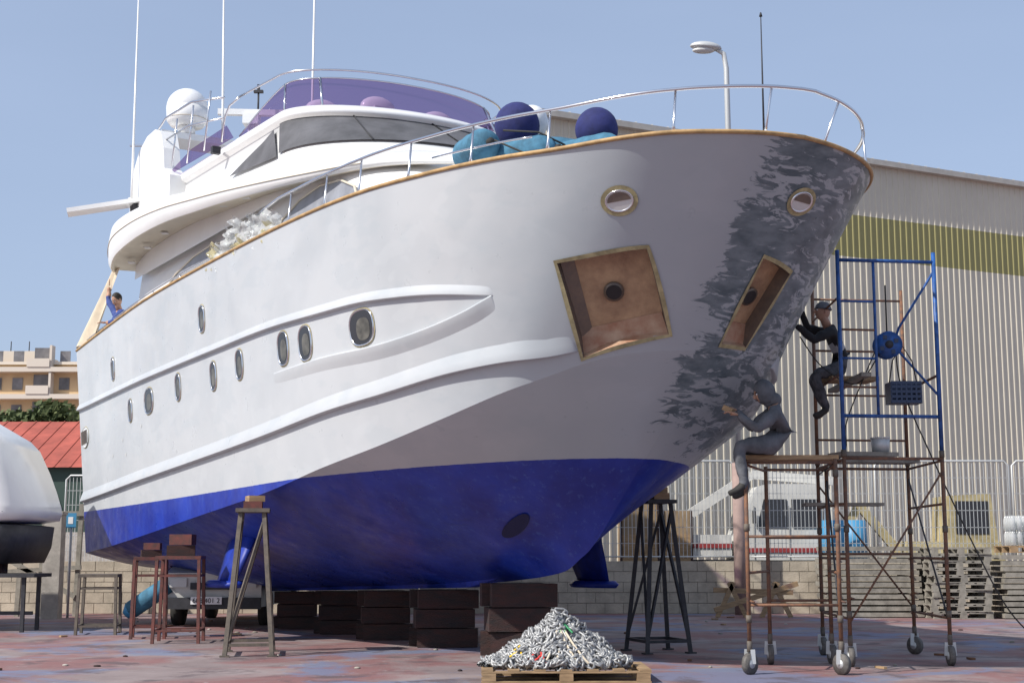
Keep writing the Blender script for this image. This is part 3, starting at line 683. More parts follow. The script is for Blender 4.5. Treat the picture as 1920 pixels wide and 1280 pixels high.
def hand(b,w,d,k,curl=.5,thumb=1,up=V((0,0,1))):
    d=V(d).normalized();s=d.cross(up).normalized();u=s.cross(d);w=V(w)
    R=Matrix((d,s,u)).transposed();b.ell(w+d*.05,(.055,.042,.018),k,R,10,8)
    for i,l in enumerate((.068,.078,.072,.056)):
        o=w+d*.088+s*(.030-.020*i);b.tube([o-d*.02,o+d*l*.45,o+d*l*.75-u*l*.25*curl,o+d*l*.9-u*l*.65*curl],[.0095,.009,.008,.006],k,6)
    o=w+d*.03+s*.035*thumb;b.tube([o,o+d*.03+s*.028*thumb-u*.01,o+d*.06+s*.03*thumb-u*.02],[.012,.010,.008],k,6)
def head(b,c,face,hat,up=V((0,0,1)),hood=False,hair=False):
    f=V(face).normalized();s=up.cross(f).normalized();u=f.cross(s);R=Matrix((f,s,u)).transposed();c=V(c)
    def fn(p):
        q=p.copy()
        if p.z<0:q.x=p.x*(1-.12*(-p.z));q.y=p.y*(1+.28*p.z)
        if p.x<0:q.x*=1.08
        return q
    b.ell(c,(.098,.077,.118),'skin',R,20,16,fn)
    b.ell(c+R@V((.104,0,-.01)),(.02,.014,.026),'skin',R,8,6)
    for e in(-1,1):
        b.ell(c+R@V((.088,e*.032,.012)),(.012,.014,.008),'textw',R,8,6);b.ell(c+R@V((.098,e*.032,.012)),(.005,.006,.006),'hair',R,6,5);b.beam(c+R@V((.094,e*.018,.032)),c+R@V((.088,e*.048,.032)),.008,.008,'hair');b.ell(c+R@V((-.005,e*.077,.0)),(.02,.01,.03),'skin',R,8,6)
    b.beam(c+R@V((.09,-.022,-.052)),c+R@V((.09,.022,-.052)),.008,.008,'redp')
    def cap(p): 
        q=p.copy();q.z=max(q.z,-.1);return q
    if hood:
        b.ell(c+R@V((-.032,0,.012)),(.124,.112,.152),hat,R,18,14);b.ell(c+R@V((-.10,0,-.10)),(.09,.11,.09),hat,R,14,10)
    elif hair: b.ell(c+R@V((-.022,0,.03)),(.098,.088,.105),'hair',R,18,14)
    else:
        b.ell(c+R@V((-.012,0,.042)),(.106,.090,.098),hat,R,18,14,cap);b.tube([c+R@V((.10*math.cos(a)-.012,.088*math.sin(a),.038)) for a in [k*math.pi/8 for k in range(16)]],.014,hat,6,closed=True)
def person(name,J,face,headc,top,legs,hat,stripe=None,hood=False,hair=False,upv=V((0,0,1)),hands=(),bare=()):
    bones=[('pelvis','belly'),('belly','chest'),('chest','neck'),('chest','shL'),('shL','elL'),('elL','wrL'),('chest','shR'),('shR','elR'),('elR','wrR'),('pelvis','hipL'),('hipL','knL'),('knL','anL'),('anL','toL'),('pelvis','hipR'),('hipR','knR'),('knR','anR'),('anR','toR')]
    vs,fs=skinmesh(J,bones);b=B()
    b.v=[v+V((math.sin(v.z*41+v.x*23),math.sin(v.z*37+v.y*29),math.sin(v.x*33+v.y*31)))*.005 for v in vs]
    lb=[(V(J[a][0]),V(J[c][0]),a,c) for a,c in bones]
    for f in fs:
        p=sum((vs[i] for i in f),V())/len(f);best=min(((segd(p,a,c)[0],segd(p,a,c)[1],n1,n2) for a,c,n1,n2 in lb),key=lambda x:x[0])
        n1,n2,t=best[2],best[3],best[1];k=top
        if n2[:2] in('kn','an','hi'):k=legs
        elif n2[:2]=='to' :k='rubber'
        elif n2=='neck' and t>.75:k='skin'
        elif n2[:2]=='wr' and n2 in bare and t>.3:k='skin'
        elif n1=='pelvis' and n2=='belly' and t<.3:k=legs
        if stripe and ((n1=='belly' and t>.35) ) : k=stripe
        b.f.append(f);b.m.append(b.mi(k));b.sm.append(True)
    nk=V(J['neck'][0]);b.tube([nk-V((0,0,.02)),V(headc)-V((0,0,.04))],[.058,.052],'skin' if not hood else top,12)
    head(b,headc,face,hat,upv,hood,hair)
    for w,d,th in hands: hand(b,w,d,'skin',.6,th)
    return b
def J_(pel,bel,che,nec,shL,elL,wrL,shR,elR,wrR,hL,kL,aL,tL,hR,kR,aR,tR,k=1.15):
    q=lambda a,b_:(a*k,b_*k)
    return dict(pelvis=(pel,q(.15,.13)),belly=(bel,q(.145,.12)),chest=(che,q(.165,.13)),neck=(nec,.065),shL=(shL,.078*k),elL=(elL,.055*k),wrL=(wrL,.037),shR=(shR,.078*k),elR=(elR,.055*k),wrR=(wrR,.037),hipL=(hL,.105*k),knL=(kL,.072*k),anL=(aL,.05),toL=(tL,(.05,.035)),hipR=(hR,.105*k),knR=(kR,.072*k),anR=(aR,.05),toR=(tR,(.05,.035)))
J=J_((4.30,17.95,3.66),(4.24,17.93,3.82),(4.14,17.88,4.02),(4.05,17.85,4.20),(4.08,17.68,4.12),(3.80,17.55,3.96),(3.56,17.42,4.14),(4.08,18.05,4.13),(3.82,17.98,4.18),(3.70,17.75,4.36),(4.22,17.82,3.63),(3.84,17.75,3.56),(3.98,17.72,3.10),(3.80,17.70,3.01),(4.22,18.05,3.63),(3.86,18.05,3.55),(4.05,18.05,3.12),(3.88,18.02,3.03),k=1.05)
b=person('w',J,(-1,-.25,.1),(3.98,17.82,4.37),'cblack','cdark','cgrey',stripe='cwhite',hands=(((3.56,17.42,4.14),(-.5,-.3,.6),1),((3.70,17.75,4.36),(-.8,-.4,.4),-1)))
b.beam((3.64,17.7,4.40),(3.50,17.6,4.44),.10,.05,'blackp');b.box((3.47,17.58,4.46),(.03,.12,.12),'wood',.3)
b.make('worker_with_beanie')
kf=.91
def K(p): return (p[0]*kf,p[1]*kf,1.35+(p[2]-1.35)*kf)
J=J_(*[K(p) for p in((3.34,17.40,2.66),(3.40,17.38,2.80),(3.36,17.36,2.98),(3.22,17.35,3.13),(3.24,17.15,3.03),(2.98,17.04,2.80),(2.76,17.12,2.98),(3.24,17.55,3.06),(2.98,17.50,2.84),(2.78,17.36,3.06),(3.20,17.26,2.62),(2.76,17.20,2.62),(2.82,17.16,2.12),(2.62,17.14,2.02),(3.20,17.54,2.62),(2.80,17.52,2.60),(2.90,17.48,2.08),(2.72,17.46,1.99))],k=1.2)
b=person('w',J,(-.95,-.25,-.30),K((3.10,17.33,3.26)),'cgrey','cgrey','cgrey',hood=True,upv=V((-.3,0,1)).normalized(),hands=((K((2.76,17.12,2.98)),(-.9,.2,.3),1),(K((2.78,17.36,3.06)),(-.9,.1,.3),-1)))
b.beam(V(K((2.70,17.15,3.02))),V(K((2.60,17.2,3.08))),.1,.06,'wood');b.make('worker_with_hood')
w=lambda s,b,z:tuple(W(s,b,z))
J=J_(w(12.9,2.45,5.1),w(12.85,2.5,5.35),w(12.8,2.58,5.62),w(12.78,2.62,5.80),w(13.0,2.62,5.74),w(13.2,2.72,6.0),w(13.25,2.7,6.28),w(12.6,2.62,5.72),w(12.6,2.8,5.5),w(12.8,2.85,5.52),w(13.0,2.45,5.05),w(13.0,2.5,4.65),w(13.0,2.42,4.3),w(13.0,2.55,4.25),w(12.75,2.45,5.05),w(12.75,2.5,4.65),w(12.75,2.42,4.3),w(12.75,2.55,4.25),k=1)
person('w',J,nx*1+V((.5,0,-.5)),W(12.75,2.68,5.96),'cblue','cdark','hair',hair=True,hands=((W(13.25,2.7,6.28),(0,0,1),1),(W(12.8,2.85,5.52),nx,-1)),bare=('wrL','wrR')).make('man_on_deck')
# ---------------------------------------------------------------- chain on pallet
def pallet(b,c,rz,k='wood',w=1.5,d=1.0,z=0):
    R=Matrix.Rotation(rz,3,'Z');c=V((c[0],c[1],z))
    for y in(-d/2+.05,0,d/2-.05):
        b.box(c+R@V((0,y,.01)),(w,.1,.02),k,rz)
        for x in(-w/2+.08,0,w/2-.08): b.box(c+R@V((x,y,.06)),(.14,.1,.078),k,rz)
        b.box(c+R@V((0,y,.11)),(w,.1,.018),k,rz)
    for i in range(7): b.box(c+R@V((-w/2+.06+i*(w-.12)/6,0,.13)),(.12,d,.02),k,rz)
b=B();pallet(b,(.55,15.3),.02,w=1.75,d=1.0);b.make('wooden_pallet')
b=B()
ln=[]
for k in range(12):
    a=2*math.pi*k/12;x,y=math.cos(a)*.024,math.sin(a)*.024
    ln.append(V((x+(.022 if x>0 else -.022),y,0)))
HP_=.47;PY=15.3
def ph(r,a): return max(0,HP_*(1-(r/.64)**1.15)*(.86+.14*math.sin(3*a+1)+.12*math.sin(7*a)))
for k in range(1250):
    r=(random.random()**.58)*.72;a=random.random()*2*math.pi
    x=.48+r*math.cos(a)*1.04;y=PY+r*math.sin(a)*.64
    R=Matrix.Rotation(random.random()*6.3,3,'Z')@Matrix.Rotation(random.gauss(0,.9),3,'X')@Matrix.Rotation(random.gauss(0,.5),3,'Y')
    b.tube([V((x,y,.165+ph(r,a)+random.random()*.04))+R@(q*1.6) for q in ln],.0135,'chain',6,closed=True)
for a0 in(3.5,3.9,4.3,4.7,5.1,5.5,5.9):
    prev=None
    for i in range(13):
        r=.05+i*.05;a=a0+.25*math.sin(i*.6+a0);pt=V((.48+r*math.cos(a)*1.04,PY+r*math.sin(a)*.66,.20+ph(r,a)))
        if prev is not None:
            dd=(pt-prev).normalized();u=V((0,0,1));sx=dd.cross(u).normalized();su=sx.cross(dd)
            if i%2: sx,su=su,sx
            cc=(pt+prev)/2;b.tube([cc+dd*q.x*1.6+sx*q.y*1.5 for q in ln],.0135,'chain',6,closed=True)
        prev=pt
for k in range(60):
    x=-.30+k*.005
    R=Matrix.Rotation(random.random()*6.3,3,'Z')@Matrix.Rotation(random.random()*1,3,'X');b.tube([V((x,PY-.22+random.random()*.25,.165))+R@(q*1.4) for q in ln],.012,'chain',5,closed=True)
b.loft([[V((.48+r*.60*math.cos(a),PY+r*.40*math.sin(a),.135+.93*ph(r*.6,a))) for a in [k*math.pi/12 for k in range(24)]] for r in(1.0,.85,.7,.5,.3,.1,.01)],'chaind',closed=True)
for k,(a0,z0) in {'yellow':(3.8,.18),'redr':(4.3,.12),'greenr':(5.0,.43),'cream':(4.72,.40)}.items():
    for q_ in range(3 if k!='cream' else 4):
        pp=[]
        for i in range(9):
            a=a0+(.2 if k!='cream' else .25)*i/9*(1 if q_%2 else -1)+.08*q_;zz=max(.02,z0-i*(.05 if k=='cream' else .014)+.02*random.random());rr=.63*(max(0,1-zz/HP_))**.9+.07;pp.append((.48+rr*math.cos(a)*1.04,PY+rr*math.sin(a)*.70,.17+zz))
        b.tube(smooth(pp,3),.012,k,6)
b.make('chain_pile')
# ---------------------------------------------------------------- ground
def groundmat():
    m=bpy.data.materials.new('stained_concrete');m.use_nodes=True;nt=m.node_tree;N=nt.nodes;L=nt.links;bs=N['Principled BSDF'];bs.inputs['Roughness'].default_value=.8
    tc=N.new('ShaderNodeTexCoord')
    def nz(sc,off,det=6,dist=0):
        mp=N.new('ShaderNodeMapping');mp.inputs['Location'].default_value=(off,off*2,0);L.new(tc.outputs['Object'],mp.inputs['Vector']);n=N.new('ShaderNodeTexNoise');n.inputs['Scale'].default_value=sc;n.inputs['Detail'].default_value=det;n.inputs['Roughness'].default_value=.65;n.inputs['Distortion'].default_value=dist;L.new(mp.outputs[0],n.inputs['Vector']);return n.outputs['Fac']
    def rp(f,p0,p1,c0,c1):
        r=N.new('ShaderNodeValToRGB');r.color_ramp.elements[0].position=p0;r.color_ramp.elements[1].position=p1;r.color_ramp.elements[0].color=(*c0,1);r.color_ramp.elements[1].color=(*c1,1);L.new(f,r.inputs[0]);return r.outputs[0]
    def mx(f,a,c):
        x=N.new('ShaderNodeMix');x.data_type='RGBA';L.new(f,x.inputs[0])
        for k,q in((6,a),(7,c)):
            if isinstance(q,tuple):x.inputs[k].default_value=(*q,1)
            else:L.new(q,x.inputs[k])
        return x.outputs[2]
    c=rp(nz(.6,0),.35,.65,(.18,.135,.13),(.30,.245,.235))
    c=mx(rp(nz(.5,7,7,.5),.44,.56,(0,0,0),(.75,.75,.75)),c,(.22,.085,.08))
    c=mx(rp(nz(.45,23,8,.6),.53,.60,(0,0,0),(.7,.7,.7)),c,(.13,.18,.29))
    c=mx(rp(nz(1.3,3,8,.5),.53,.64,(0,0,0),(.75,.75,.75)),c,(.085,.06,.065))
    c=mx(rp(nz(5,13,6),.62,.70,(0,0,0),(.6,.6,.6)),c,(.38,.36,.37))
    L.new(c,bs.inputs['Base Color'])
    bp=N.new('ShaderNodeBump');bp.inputs['Strength'].default_value=.3;bp.inputs['Distance'].default_value=.02;L.new(nz(12,1),bp.inputs['Height']);L.new(bp.outputs[0],bs.inputs['Normal']);return m
M['ground']=groundmat()
b=B();b.add([(-1500,-300,0),(1500,-300,0),(1500,3000,0),(-1500,3000,0)],[(0,1,2,3)],'ground');b.make('ground')
b=B()
for k in range(60):
    x=random.uniform(-8,8);y=random.uniform(16,29)
    if random.random()<.5: b.box((x,y,.015),(random.uniform(.05,.2),random.uniform(.03,.07),.025),random.choice(['woodg','wood','rust']),random.random()*3)
    else: b.ell((x,y,.008),(random.uniform(.02,.05),random.uniform(.02,.04),.015),random.choice(['conc','woodg','woodd']),nu=6,nv=4)
b.make('ground_debris')
# ---------------------------------------------------------------- block wall + fence
def blockwall(name,x0,x1,y,h,rows=5):
    b=B();b.box(((x0+x1)/2,y+.1,h/2-.01),(x1-x0,.16,h-.02),'mortar');bh=h/rows
    for r in range(rows):
        x=x0-(.2 if r%2 else 0)
        while x<x1:
            a=max(x,x0);e=min(x+.4,x1)
            if e-a>.05: b.box(((a+e)/2,y+.1+random.uniform(-.004,.004),(r+.5)*bh),(e-a-.012,.2,bh-.012),'block')
            x+=.4
    return b.make(name)
blockwall('block_wall',-2,16,30.8,1.12);blockwall('block_wall',-13,-2.02,30.8,1.12)
def fence(x0,y,z0,z1,w,n):
    for i in range(n):
        b=B();a=x0+i*w+.04;e=x0+(i+1)*w-.04
        b.tube([(a,y,z0+.02),(a,y,z1-.1),(a+.1,y,z1),(e-.1,y,z1),(e,y,z1-.1),(e,y,z0+.02)],.024,'galv',6);b.tube([(a,y,z0+.08),(e,y,z0+.08)],.018,'galv',6)
        k=a+.08
        while k<e: b.box((k,y,(z0+z1)/2),(.011,.011,z1-z0-.1),'galv');k+=.085
        for f in(.17,.33,.5,.67,.83): b.box(((a+e)/2,y,z0+(z1-z0)*f),(e-a,.011,.011),'galv')
        b.make('fence_panel')
fence(1.9,30.9,1.13,3.28,3.0,5);fence(-10.6,33.5,1.0,3.1,3.0,2)
# ---------------------------------------------------------------- warehouse
wh=empty('warehouse');b=B()
p0=V((.55,35.1,0));d=V((2.06,1,0)).normalized();nn=V((d.y,-d.x,0))
Lw=75;zt,zb1,zb0=12.45,10.9,9.65;RS=.22
n=int(Lw/RS)
def prof(z):
    o=[]
    for i in range(n):
        x=i*RS
        for dx_,q in((0,0),(.14,0),(.16,.022),(.20,.022)): o.append(p0+d*(x+dx_)+nn*q+V((0,0,z)))
    return o
for a,e,k in((0,zb0,'warew'),(zb0,zb1,'wareo'),(zb1,zt,'warew')): b.loft([prof(a),prof(e)],k,smooth=False)
b.make('walls',wh)
b=B();back=-nn
b.beam(p0+nn*.1+V((0,0,zt+.06)),p0+d*Lw+nn*.1+V((0,0,zt+.06)),.22,.16,'roof')
e0=p0+back*.15+V((0,0,zt+.15));b.add([e0,e0+d*Lw,e0+d*Lw+back*18+V((0,0,2.2)),e0+back*18+V((0,0,2.2))],[(0,1,2,3)],'roof')
for k in range(3,36):
    q=p0+d*(k*2.0)+back*(2)+V((0,0,zt+.5));b.beam(q,q+d*1.9,.5,.1,'roof')
for k in range(0,150):
    q=p0+d*(k*.5)+nn*.12+V((0,0,zt+.16));b.box(q,(.06,.06,.05),'galv')
b.add([p0+V((0,0,0)),p0+back*36,p0+back*36+V((0,0,zt)),p0+back*18+V((0,0,zt+2.3)),p0+V((0,0,zt))],[(0,1,2,3,4)],'warew')
b.make('roof',wh)
b=B();q=V((7.1,38.4,12.4));b.tube([q,q+V((0,0,2.2)),q+V((0,0,4.0))],[.035,.025,.015],'blackp',6);b.tube([q+V((0,0,4.0)),q+V((0,0,4.12))],[.05,.02],'blackp',8);b.make('lightning_mast')
b=B();q=V((4.85,30.3,0));b.tube([q,q+V((0,0,3.2))],.13,'pinkp',14);b.tube([q+V((0,0,3.2)),q+V((-.05,0,12.0)),q+V((-.1,0,12.35)),q+V((-.25,0,12.45))],[.09,.06,.055,.05],'galv',10)
def lampf(p):
    r=p.copy()
    if r.z<0:r.z*=.5
    return r
b.ell(q+V((-.5,0,12.5)),(.36,.18,.13),'galv',Matrix.Rotation(.1,3,'Y'),18,10,lampf);b.ell(q+V((-.55,0,12.43)),(.26,.13,.07),'lens',None,14,8);b.make('street_lamp')
# ---------------------------------------------------------------- right yard things
def pstack(name,x,y,n,rz=0,k='woodg',z=0,w=1.2):
    b=B()
    for i in range(n): pallet(b,(x+random.uniform(-.04,.04),y),rz+random.uniform(-.04,.04),k,w,1.0,z+i*.141)
    return b.make(name)
pstack('pallet_stack',8.95,28.9,10)
b=B()
for i in range(12):
    for j in range(2): b.box((7.35+random.uniform(-.05,.05),29.2+j*.5,.06+i*.12),(1.9,.45,.085),'woodg',random.uniform(-.015,.015))
    if i%3==0:
        for x in(6.6,8.1): b.box((x,29.4,.12+i*.12-.015),(.08,.95,.03),'woodd')
b.make('timber_stack')
b=B()
for i in range(11):
    for j in range(2): b.box((10.9+random.uniform(-.05,.05),28.6+j*.5,.06+i*.115),(2.2,.45,.085),'woodg')
b.make('timber_stack')
b=B()
pallet(b,(10.6,28.9),0,'wood',1.3,1,1.3)
for i in range(9):
    for j in range(4):
        for k in range(2):
            c=V((10.05+i*.135,28.5+j*.13,1.45+k*.30));b.tube([c,c+V((0,0,.2)),c+V((0,0,.26)),c+V((0,0,.29))],[.055,.055,.03,.018],'wrap',8)
b.make('water_bottle_pack')
b=B()
q=V((4.4,29.0,0))
for dx_ in(0,.9): b.beam(q+V((dx_-.25,0,0)),q+V((dx_+.1,0,.7)),.05,.09,'wood');b.beam(q+V((dx_+.35,0,0)),q+V((dx_,0,.7)),.05,.09,'wood')
b.beam(q+V((-.3,0,.15)),q+V((1.4,0,.68)),.08,.1,'wood');b.beam(q+V((-.3,.1,.55)),q+V((1.3,0,.5)),.05,.1,'wood');b.make('wooden_sawhorse')
b=B();tx,ty=5.3,33.3
b.box((tx,ty,1.0),(4.2,1.9,.25),'blackp');
for x in(-1.3,1.4):
    for y in(-.95,.95): b.tube([(tx+x,ty+y-.12,.5),(tx+x,ty+y+.12,.5)],.5,'rubber',20);b.tube([(tx+x,ty+y-.13,.5),(tx+x,ty+y+.13,.5)],.24,'truckw',14)
cabp=[(-.75,1.05),(-.78,1.55),(-.70,1.75),(-.45,2.55),(-.30,2.78),(-.05,2.85),(1.3,2.85),(1.38,2.7),(1.4,1.05)]
b.loft([[V((tx+.6+x,ty+y*(.97 if z>2 else 1),z)) for x,z in cabp] for y in(-.95,.95)],'truckw',closed=True,cap=True,smooth=False)
b.add([(tx+.28,ty-.962,1.85),(tx+.98,ty-.962,1.85),(tx+.98,ty-.945,2.5),(tx+.45,ty-.945,2.5)],[(0,1,2,3)],'glass');b.add([(tx+1.08,ty-.962,1.85),(tx+1.75,ty-.962,1.85),(tx+1.75,ty-.945,2.5),(tx+1.08,ty-.945,2.5)],[(0,1,2,3)],'glass');b.box((tx+.9,ty-.965,1.35),(2.0,.02,.10),'truckr')
b.add([(tx-.12,ty-.8,1.85),(tx-.12,ty+.8,1.85),(tx+.10,ty+.8,2.5),(tx+.10,ty-.8,2.5)],[(0,1,2,3)],'glass')
b.box((tx-.2,ty-.9,1.25),(.08,.2,.14),'lens');b.box((tx+.2,ty-1.08,2.1),(.06,.14,.3),'blackp');b.box((tx-.1,ty-1.0,1.0),(.3,.1,.2),'blackp')
for x in(.22,1.02,1.8): b.box((tx+x,ty-.957,1.75),(.02,.014,1.2),'blackp')
b.box((tx-1.2,ty,1.45),(1.8,1.9,.5),'truckw');b.box((tx-1.2,ty-.97,1.45),(1.8,.02,.10),'truckr')
b.beam((tx-1.9,ty-.2,1.7),(tx+.3,ty-.2,3.1),.18,.22,'truckw');b.beam((tx+.3,ty-.2,3.1),(tx+2.2,ty-.2,2.95),.16,.2,'truckw');b.make('crane_truck')
for x,wd,hh in((2.9,.9,2.3),(3.75,.7,2.1)):
    b=B();b.box((x,32.6,.15+hh/2),(wd,.7,hh),'cabinet');
    for z in(.7,1.4): b.box((x,32.24,z),(wd-.08,.02,.6),'wood')
    for e in(-1,1): b.box((x+e*(wd/2-.03),32.24,.15+hh/2),(.05,.03,hh),'woodd')
    b.make('storage_cabinet')
for x in(7.3,7.75):
    b=B()
    for z0 in(0,1.02): b.tube([(x,32.2,z0+.02),(x,32.2,z0+.5),(x,32.2,z0+1.0)],[.26,.29,.26],'bluebar',20);b.tube([(x,32.2,z0+.33),(x,32.2,z0+.36)],.3,'bluebar',20)
    b.make('plastic_barrel')
b=B();tx,ty=10.2,33.5
b.box((tx,ty,1.2),(2.4,1.5,.7),'yel',taper=.9);
b.loft([[V((tx+x,ty+y,z)) for x,z in((-.15,1.5),(-.05,2.6),(.9,2.65),(1.05,1.5))] for y in(-.65,.65)],'yel',closed=True,cap=True,smooth=False);b.box((tx+.45,ty-.66,2.1),(.75,.02,.75),'glass')
for x in(-.8,.8): b.tube([(tx+x,ty-.8,.5),(tx+x,ty-.5,.5)],.5,'rubber',20)
b.beam((tx-1.1,ty,1.3),(tx-2.0,ty,2.4),.15,.2,'yel');b.beam((tx-2.0,ty,2.4),(tx-2.7,ty,1.2),.12,.18,'yel');b.make('digger')
# ---------------------------------------------------------------- left
apt=empty('apartment_building');b=B();Y=150
b.box((-62,Y+8,10.5),(40,16,21),'apt')
for f in range(7):
    z=3+f*2.9;b.box((-62,Y-.6,z),(39.5,1.2,.5),'aptw')
    for k in range(16):
        x=-80.5+k*2.5;b.box((x,Y-.03,z+1.45),(1.1 if k%2 else 1.6,.1,1.3 if k%3 else 2.0),'aptd')
        if k%4==0: b.box((x+1.25,Y-.55,z+1.3),(.25,1.1,2.6),'aptw')
        if k%5==2: b.box((x,Y-1.25,z+.7),(2.4,.08,.9),'aptw')
b.box((-58,Y+6,21.9),(12,8,1.8),'aptw');b.box((-66,Y+6,21.6),(6,6,1.2),'aptw');b.box((-62,Y,21.15),(40.6,1,.3),'aptw')
for x in(-58,-53,-65,-55): b.tube([(x,Y+3,22.5),(x,Y+3,24)],.06,'blackp',5)
b.make('facade',apt)
b=B()
def leaves(b,c,r,n,k='leaf',s=.22):
    for i in range(n):
        u=V((random.gauss(0,1),random.gauss(0,1),random.gauss(0,1))).normalized()*(random.random()**.4);p=V(c)+V((u.x*r[0],u.y*r[1],u.z*r[2]))
        a=V((random.gauss(0,1),random.gauss(0,1),random.gauss(0,1))).normalized();e=a.orthogonal().normalized();g=a.cross(e);q=s*(.6+random.random()*.8)
        b.add([p-e*q,p+g*q*.6,p+e*q,p-g*q*.6],[(0,1,2,3)],k)
for x in(-30,-28.3,-26.6,-25,-23.4,-21.8):
    zc=6.9+random.random()*.7;b.tube([(x,68,0),(x+.1,68,3.6),(x,68,6)],[.25,.18,.1],'bark',7)
    for k in range(7):
        c=(x+random.gauss(0,.7),68+random.gauss(0,.6),zc+random.gauss(0,.35));b.tube([(x,68,5),c],[.08,.03],'bark',5);leaves(b,c,(.9,.9,.6),240,s=.17)
b.make('tree_row')
rh_=empty('red_roof_building');b=B();Y=52
b.box((-20,Y+5,2.2),(16,10,4.4),'green');b.add([(-28.3,Y-.3,4.35),(-11.7,Y-.3,4.35),(-12.5,Y+5,6.5),(-28,Y+5,6.5)],[(0,1,2,3)],'roofred')
for k in range(28): b.beam((-28.2+k*.6,Y-.32,4.36),(-28.0+k*.58,Y+5,6.52),.04,.02,'roofred')
b.box((-20,Y-.06,1.0),(16,.1,2.0),'conc');b.make('shed',rh_)
def text(name,s,loc,size,k,rot,parent=None,ext=.005):
    cu=bpy.data.curves.new(name,'FONT');cu.body=s;cu.size=size;cu.extrude=ext;cu.align_x='CENTER';o=bpy.data.objects.new(name,cu);bpy.context.collection.objects.link(o);o.location=loc;o.rotation_euler=rot;cu.materials.append(M[k])
    if parent:o.parent=parent
    return o
text('lettering','IA',(-17.0,Y-.12,3.0),.8,'textw',(math.pi/2,0,0),rh_)
# left motorboat (partly in frame)
mb=empty('small_motorboat');b=B()
pr=[(-13,3.75),(-9.6,3.7),(-8.95,3.33),(-8.77,3.15),(-8.56,2.73),(-8.43,2.41),(-8.33,2.12),(-8.31,2.0),(-8.35,1.88),(-8.7,1.82),(-13,1.82)]
pd_=[(-13,1.815),(-8.7,1.80),(-8.44,1.77),(-8.48,1.4),(-8.6,1.12),(-13,1.0)]
for pr_,k_ in((pr,'white'),(pd_,'blackp')):
    b.loft([[V((x-q*(1 if x>-12 else 0),y,1.9+(z-1.9)*(1-.12*q))) for x,z in pr_] for y,q in((23.9,.35),(24.0,.12),(24.3,0),(26.2,0),(26.6,.3))],k_,closed=True,cap=True)
b.tube([(-13,23.92,2.0),(-8.6,23.95,2.0)],.03,'steel',6)
b.make('hull_and_cabin',mb)
for x in(-9.6,-8.9):
    b=B()
    b.beam((x,24.6,1.2),(x,24.6,.96),.3,.3,'woodd');b.make('keel_chock',mb)
b=B()
b.box((-8.9,24.2,.93),(1.9,.9,.06),'blackp')
for x in(-9.7,-8.15):
    for y in(23.85,24.6): b.beam((x,y,0),(x,y,.9),.06,.06,'blackp')
b.box((-8.9,24.2,.3),(1.6,.06,.06),'blackp');b.make('steel_bench')
b=B();b.box((-9.2,28.6,1.0),(.34,.3,2.1),'conc');b.box((-9.2,28.6,2.08),(.38,.34,.06),'conc');b.make('concrete_post')
b=B();b.tube([(-9.0,29.0,0),(-9.0,29.0,2.1)],.03,'galv',8);b.box((-9.0,28.95,1.95),(.22,.02,.3),'bluebar');b.box((-9.0,28.938,1.95),(.1,.006,.14),'textw');b.make('blue_sign')
b=B()
for x in(-10.2,-9.75,-9.0): b.beam((x,29.5,0),(x+.05,29.5,2.3),.09,.09,'woodg')
b.beam((-10.6,29.45,2.1),(-8.6,29.45,2.1),.09,.1,'woodg');b.beam((-10.5,29.45,1.2),(-9,29.45,.4),.07,.09,'woodg');b.beam((-10.6,29.45,.9),(-8.9,29.45,1.0),.07,.09,'woodg');b.make('timber_frame')
vn=empty('parked_van');b=B();vx,vy=-5.3,27.6
prof_=[(-2.2,.35),(-2.25,.95),(-1.3,1.15),(-.7,1.75),(1.9,1.8),(2.1,.9),(2.1,.35)]
fr_=lambda s,w_,z:V((vx+w_,vy+.0+s,z))
b.loft([[fr_(s,w_,z) for s,z in prof_] for w_ in(-.85,.85)],'truckw',closed=True,cap=True,smooth=False)
b.add([fr_(-1.32,w_,1.17) +V((0,-.02,.02)) for w_ in(-.75,.75)]+[fr_(-.72,w_,1.74)+V((0,-.02,.01)) for w_ in(.7,-.7)],[(0,1,2,3)],'glass')
b.box((vx,vy-2.26,.42),(1.7,.12,.2),'blackp');b.box((vx,vy-2.28,.72),(.8,.03,.12),'blackp')
for e in(-1,1):
    b.box((vx+e*.62,vy-2.25,.78),(.3,.06,.16),'lens')
    for s in(-1.4,1.4): b.tube([(vx+e*.7,vy+s,.32),(vx+e*.88,vy+s,.32)],.32,'rubber',18)
b.box((vx-.1,vy-2.335,.47),(.55,.02,.13),'textw');b.make('body',vn)
text('number_plate','608 401 2',(vx-.1,vy-2.35,.43),.12,'textb',(math.pi/2,0,0),vn,.002)
b=B()
b.tube([(-6.8,25.6,.3),(-6.1,25.4,.75)],[.16,.16],'teal',14);b.tube([(-6.9,25.6,.2),(-6.8,25.6,.3)],[.08,.16],'bluebar',14);b.make('loose_fender')
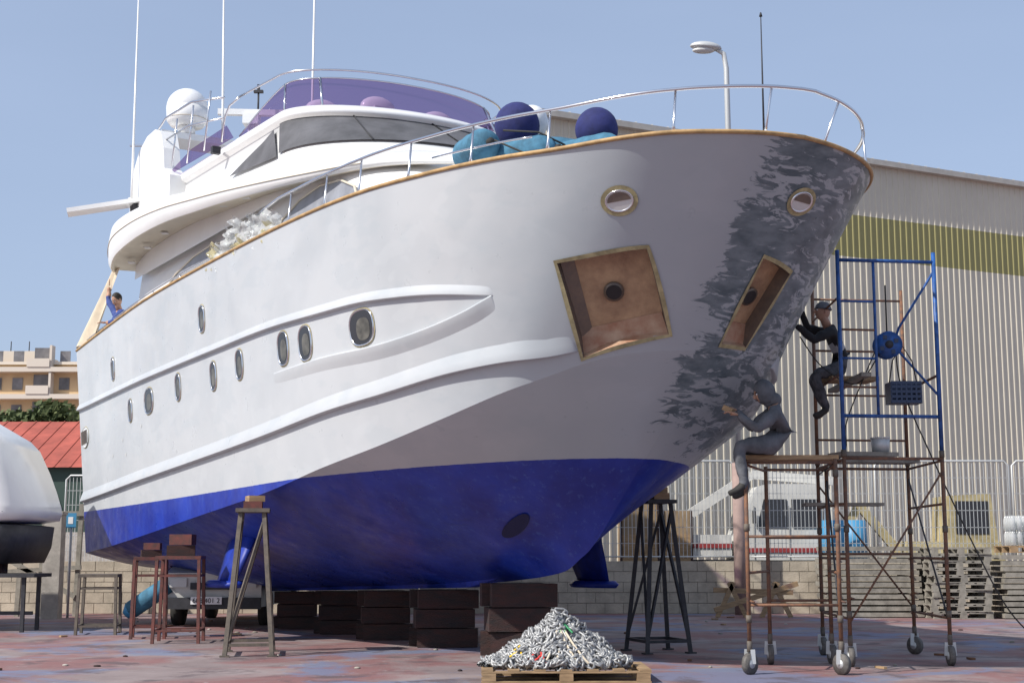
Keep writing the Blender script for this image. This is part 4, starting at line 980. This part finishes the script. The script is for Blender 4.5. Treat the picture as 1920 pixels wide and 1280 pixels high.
# ---------------------------------------------------------------- light & camera
sun=V((-.61,-.40,.685)).normalized()
L=bpy.data.lights.new('sun','SUN');L.energy=5.0;L.angle=math.radians(.5);L.color=(1,.96,.90);lo=bpy.data.objects.new('sun',L);bpy.context.collection.objects.link(lo);lo.rotation_euler=(-sun).to_track_quat('-Z','Y').to_euler()
w_=bpy.data.worlds.new('World');bpy.context.scene.world=w_;w_.use_nodes=True;nt=w_.node_tree
sk=nt.nodes.new('ShaderNodeTexSky');sk.sky_type='NISHITA';sk.sun_disc=False;sk.sun_elevation=math.asin(sun.z);sk.sun_rotation=math.atan2(sun.x,sun.y);sk.air_density=1.0;sk.dust_density=2.0;sk.ozone_density=1.5
tc=nt.nodes.new('ShaderNodeTexCoord');mp=nt.nodes.new('ShaderNodeMapping');mp.inputs['Scale'].default_value=(1,1,4)
nz=nt.nodes.new('ShaderNodeTexNoise');nz.inputs['Scale'].default_value=1.6;nz.inputs['Detail'].default_value=5
rm=nt.nodes.new('ShaderNodeMapRange');rm.inputs[1].default_value=.3;rm.inputs[2].default_value=.75;rm.inputs[3].default_value=.50;rm.inputs[4].default_value=.66
mxn=nt.nodes.new('ShaderNodeMix');mxn.data_type='RGBA';mxn.inputs[7].default_value=(3.9,4.8,6.7,1)
nt.links.new(tc.outputs['Generated'],mp.inputs[0]);nt.links.new(mp.outputs[0],nz.inputs['Vector']);nt.links.new(nz.outputs['Fac'],rm.inputs[0]);nt.links.new(rm.outputs[0],mxn.inputs[0])
nt.links.new(sk.outputs[0],mxn.inputs[6]);nt.links.new(mxn.outputs[2],nt.nodes['Background'].inputs[0]);nt.nodes['Background'].inputs[1].default_value=.13
cam=bpy.data.cameras.new('camera');co=bpy.data.objects.new('camera',cam);bpy.context.collection.objects.link(co);cam.sensor_width=36;cam.lens=F/1920*36;cam.clip_end=6000
co.location=(0,0,H);co.rotation_euler=(math.pi/2+P,0,0);bpy.context.scene.camera=co
bpy.context.scene.view_settings.view_transform='Standard';bpy.context.scene.view_settings.look='None';bpy.context.scene.view_settings.exposure=0
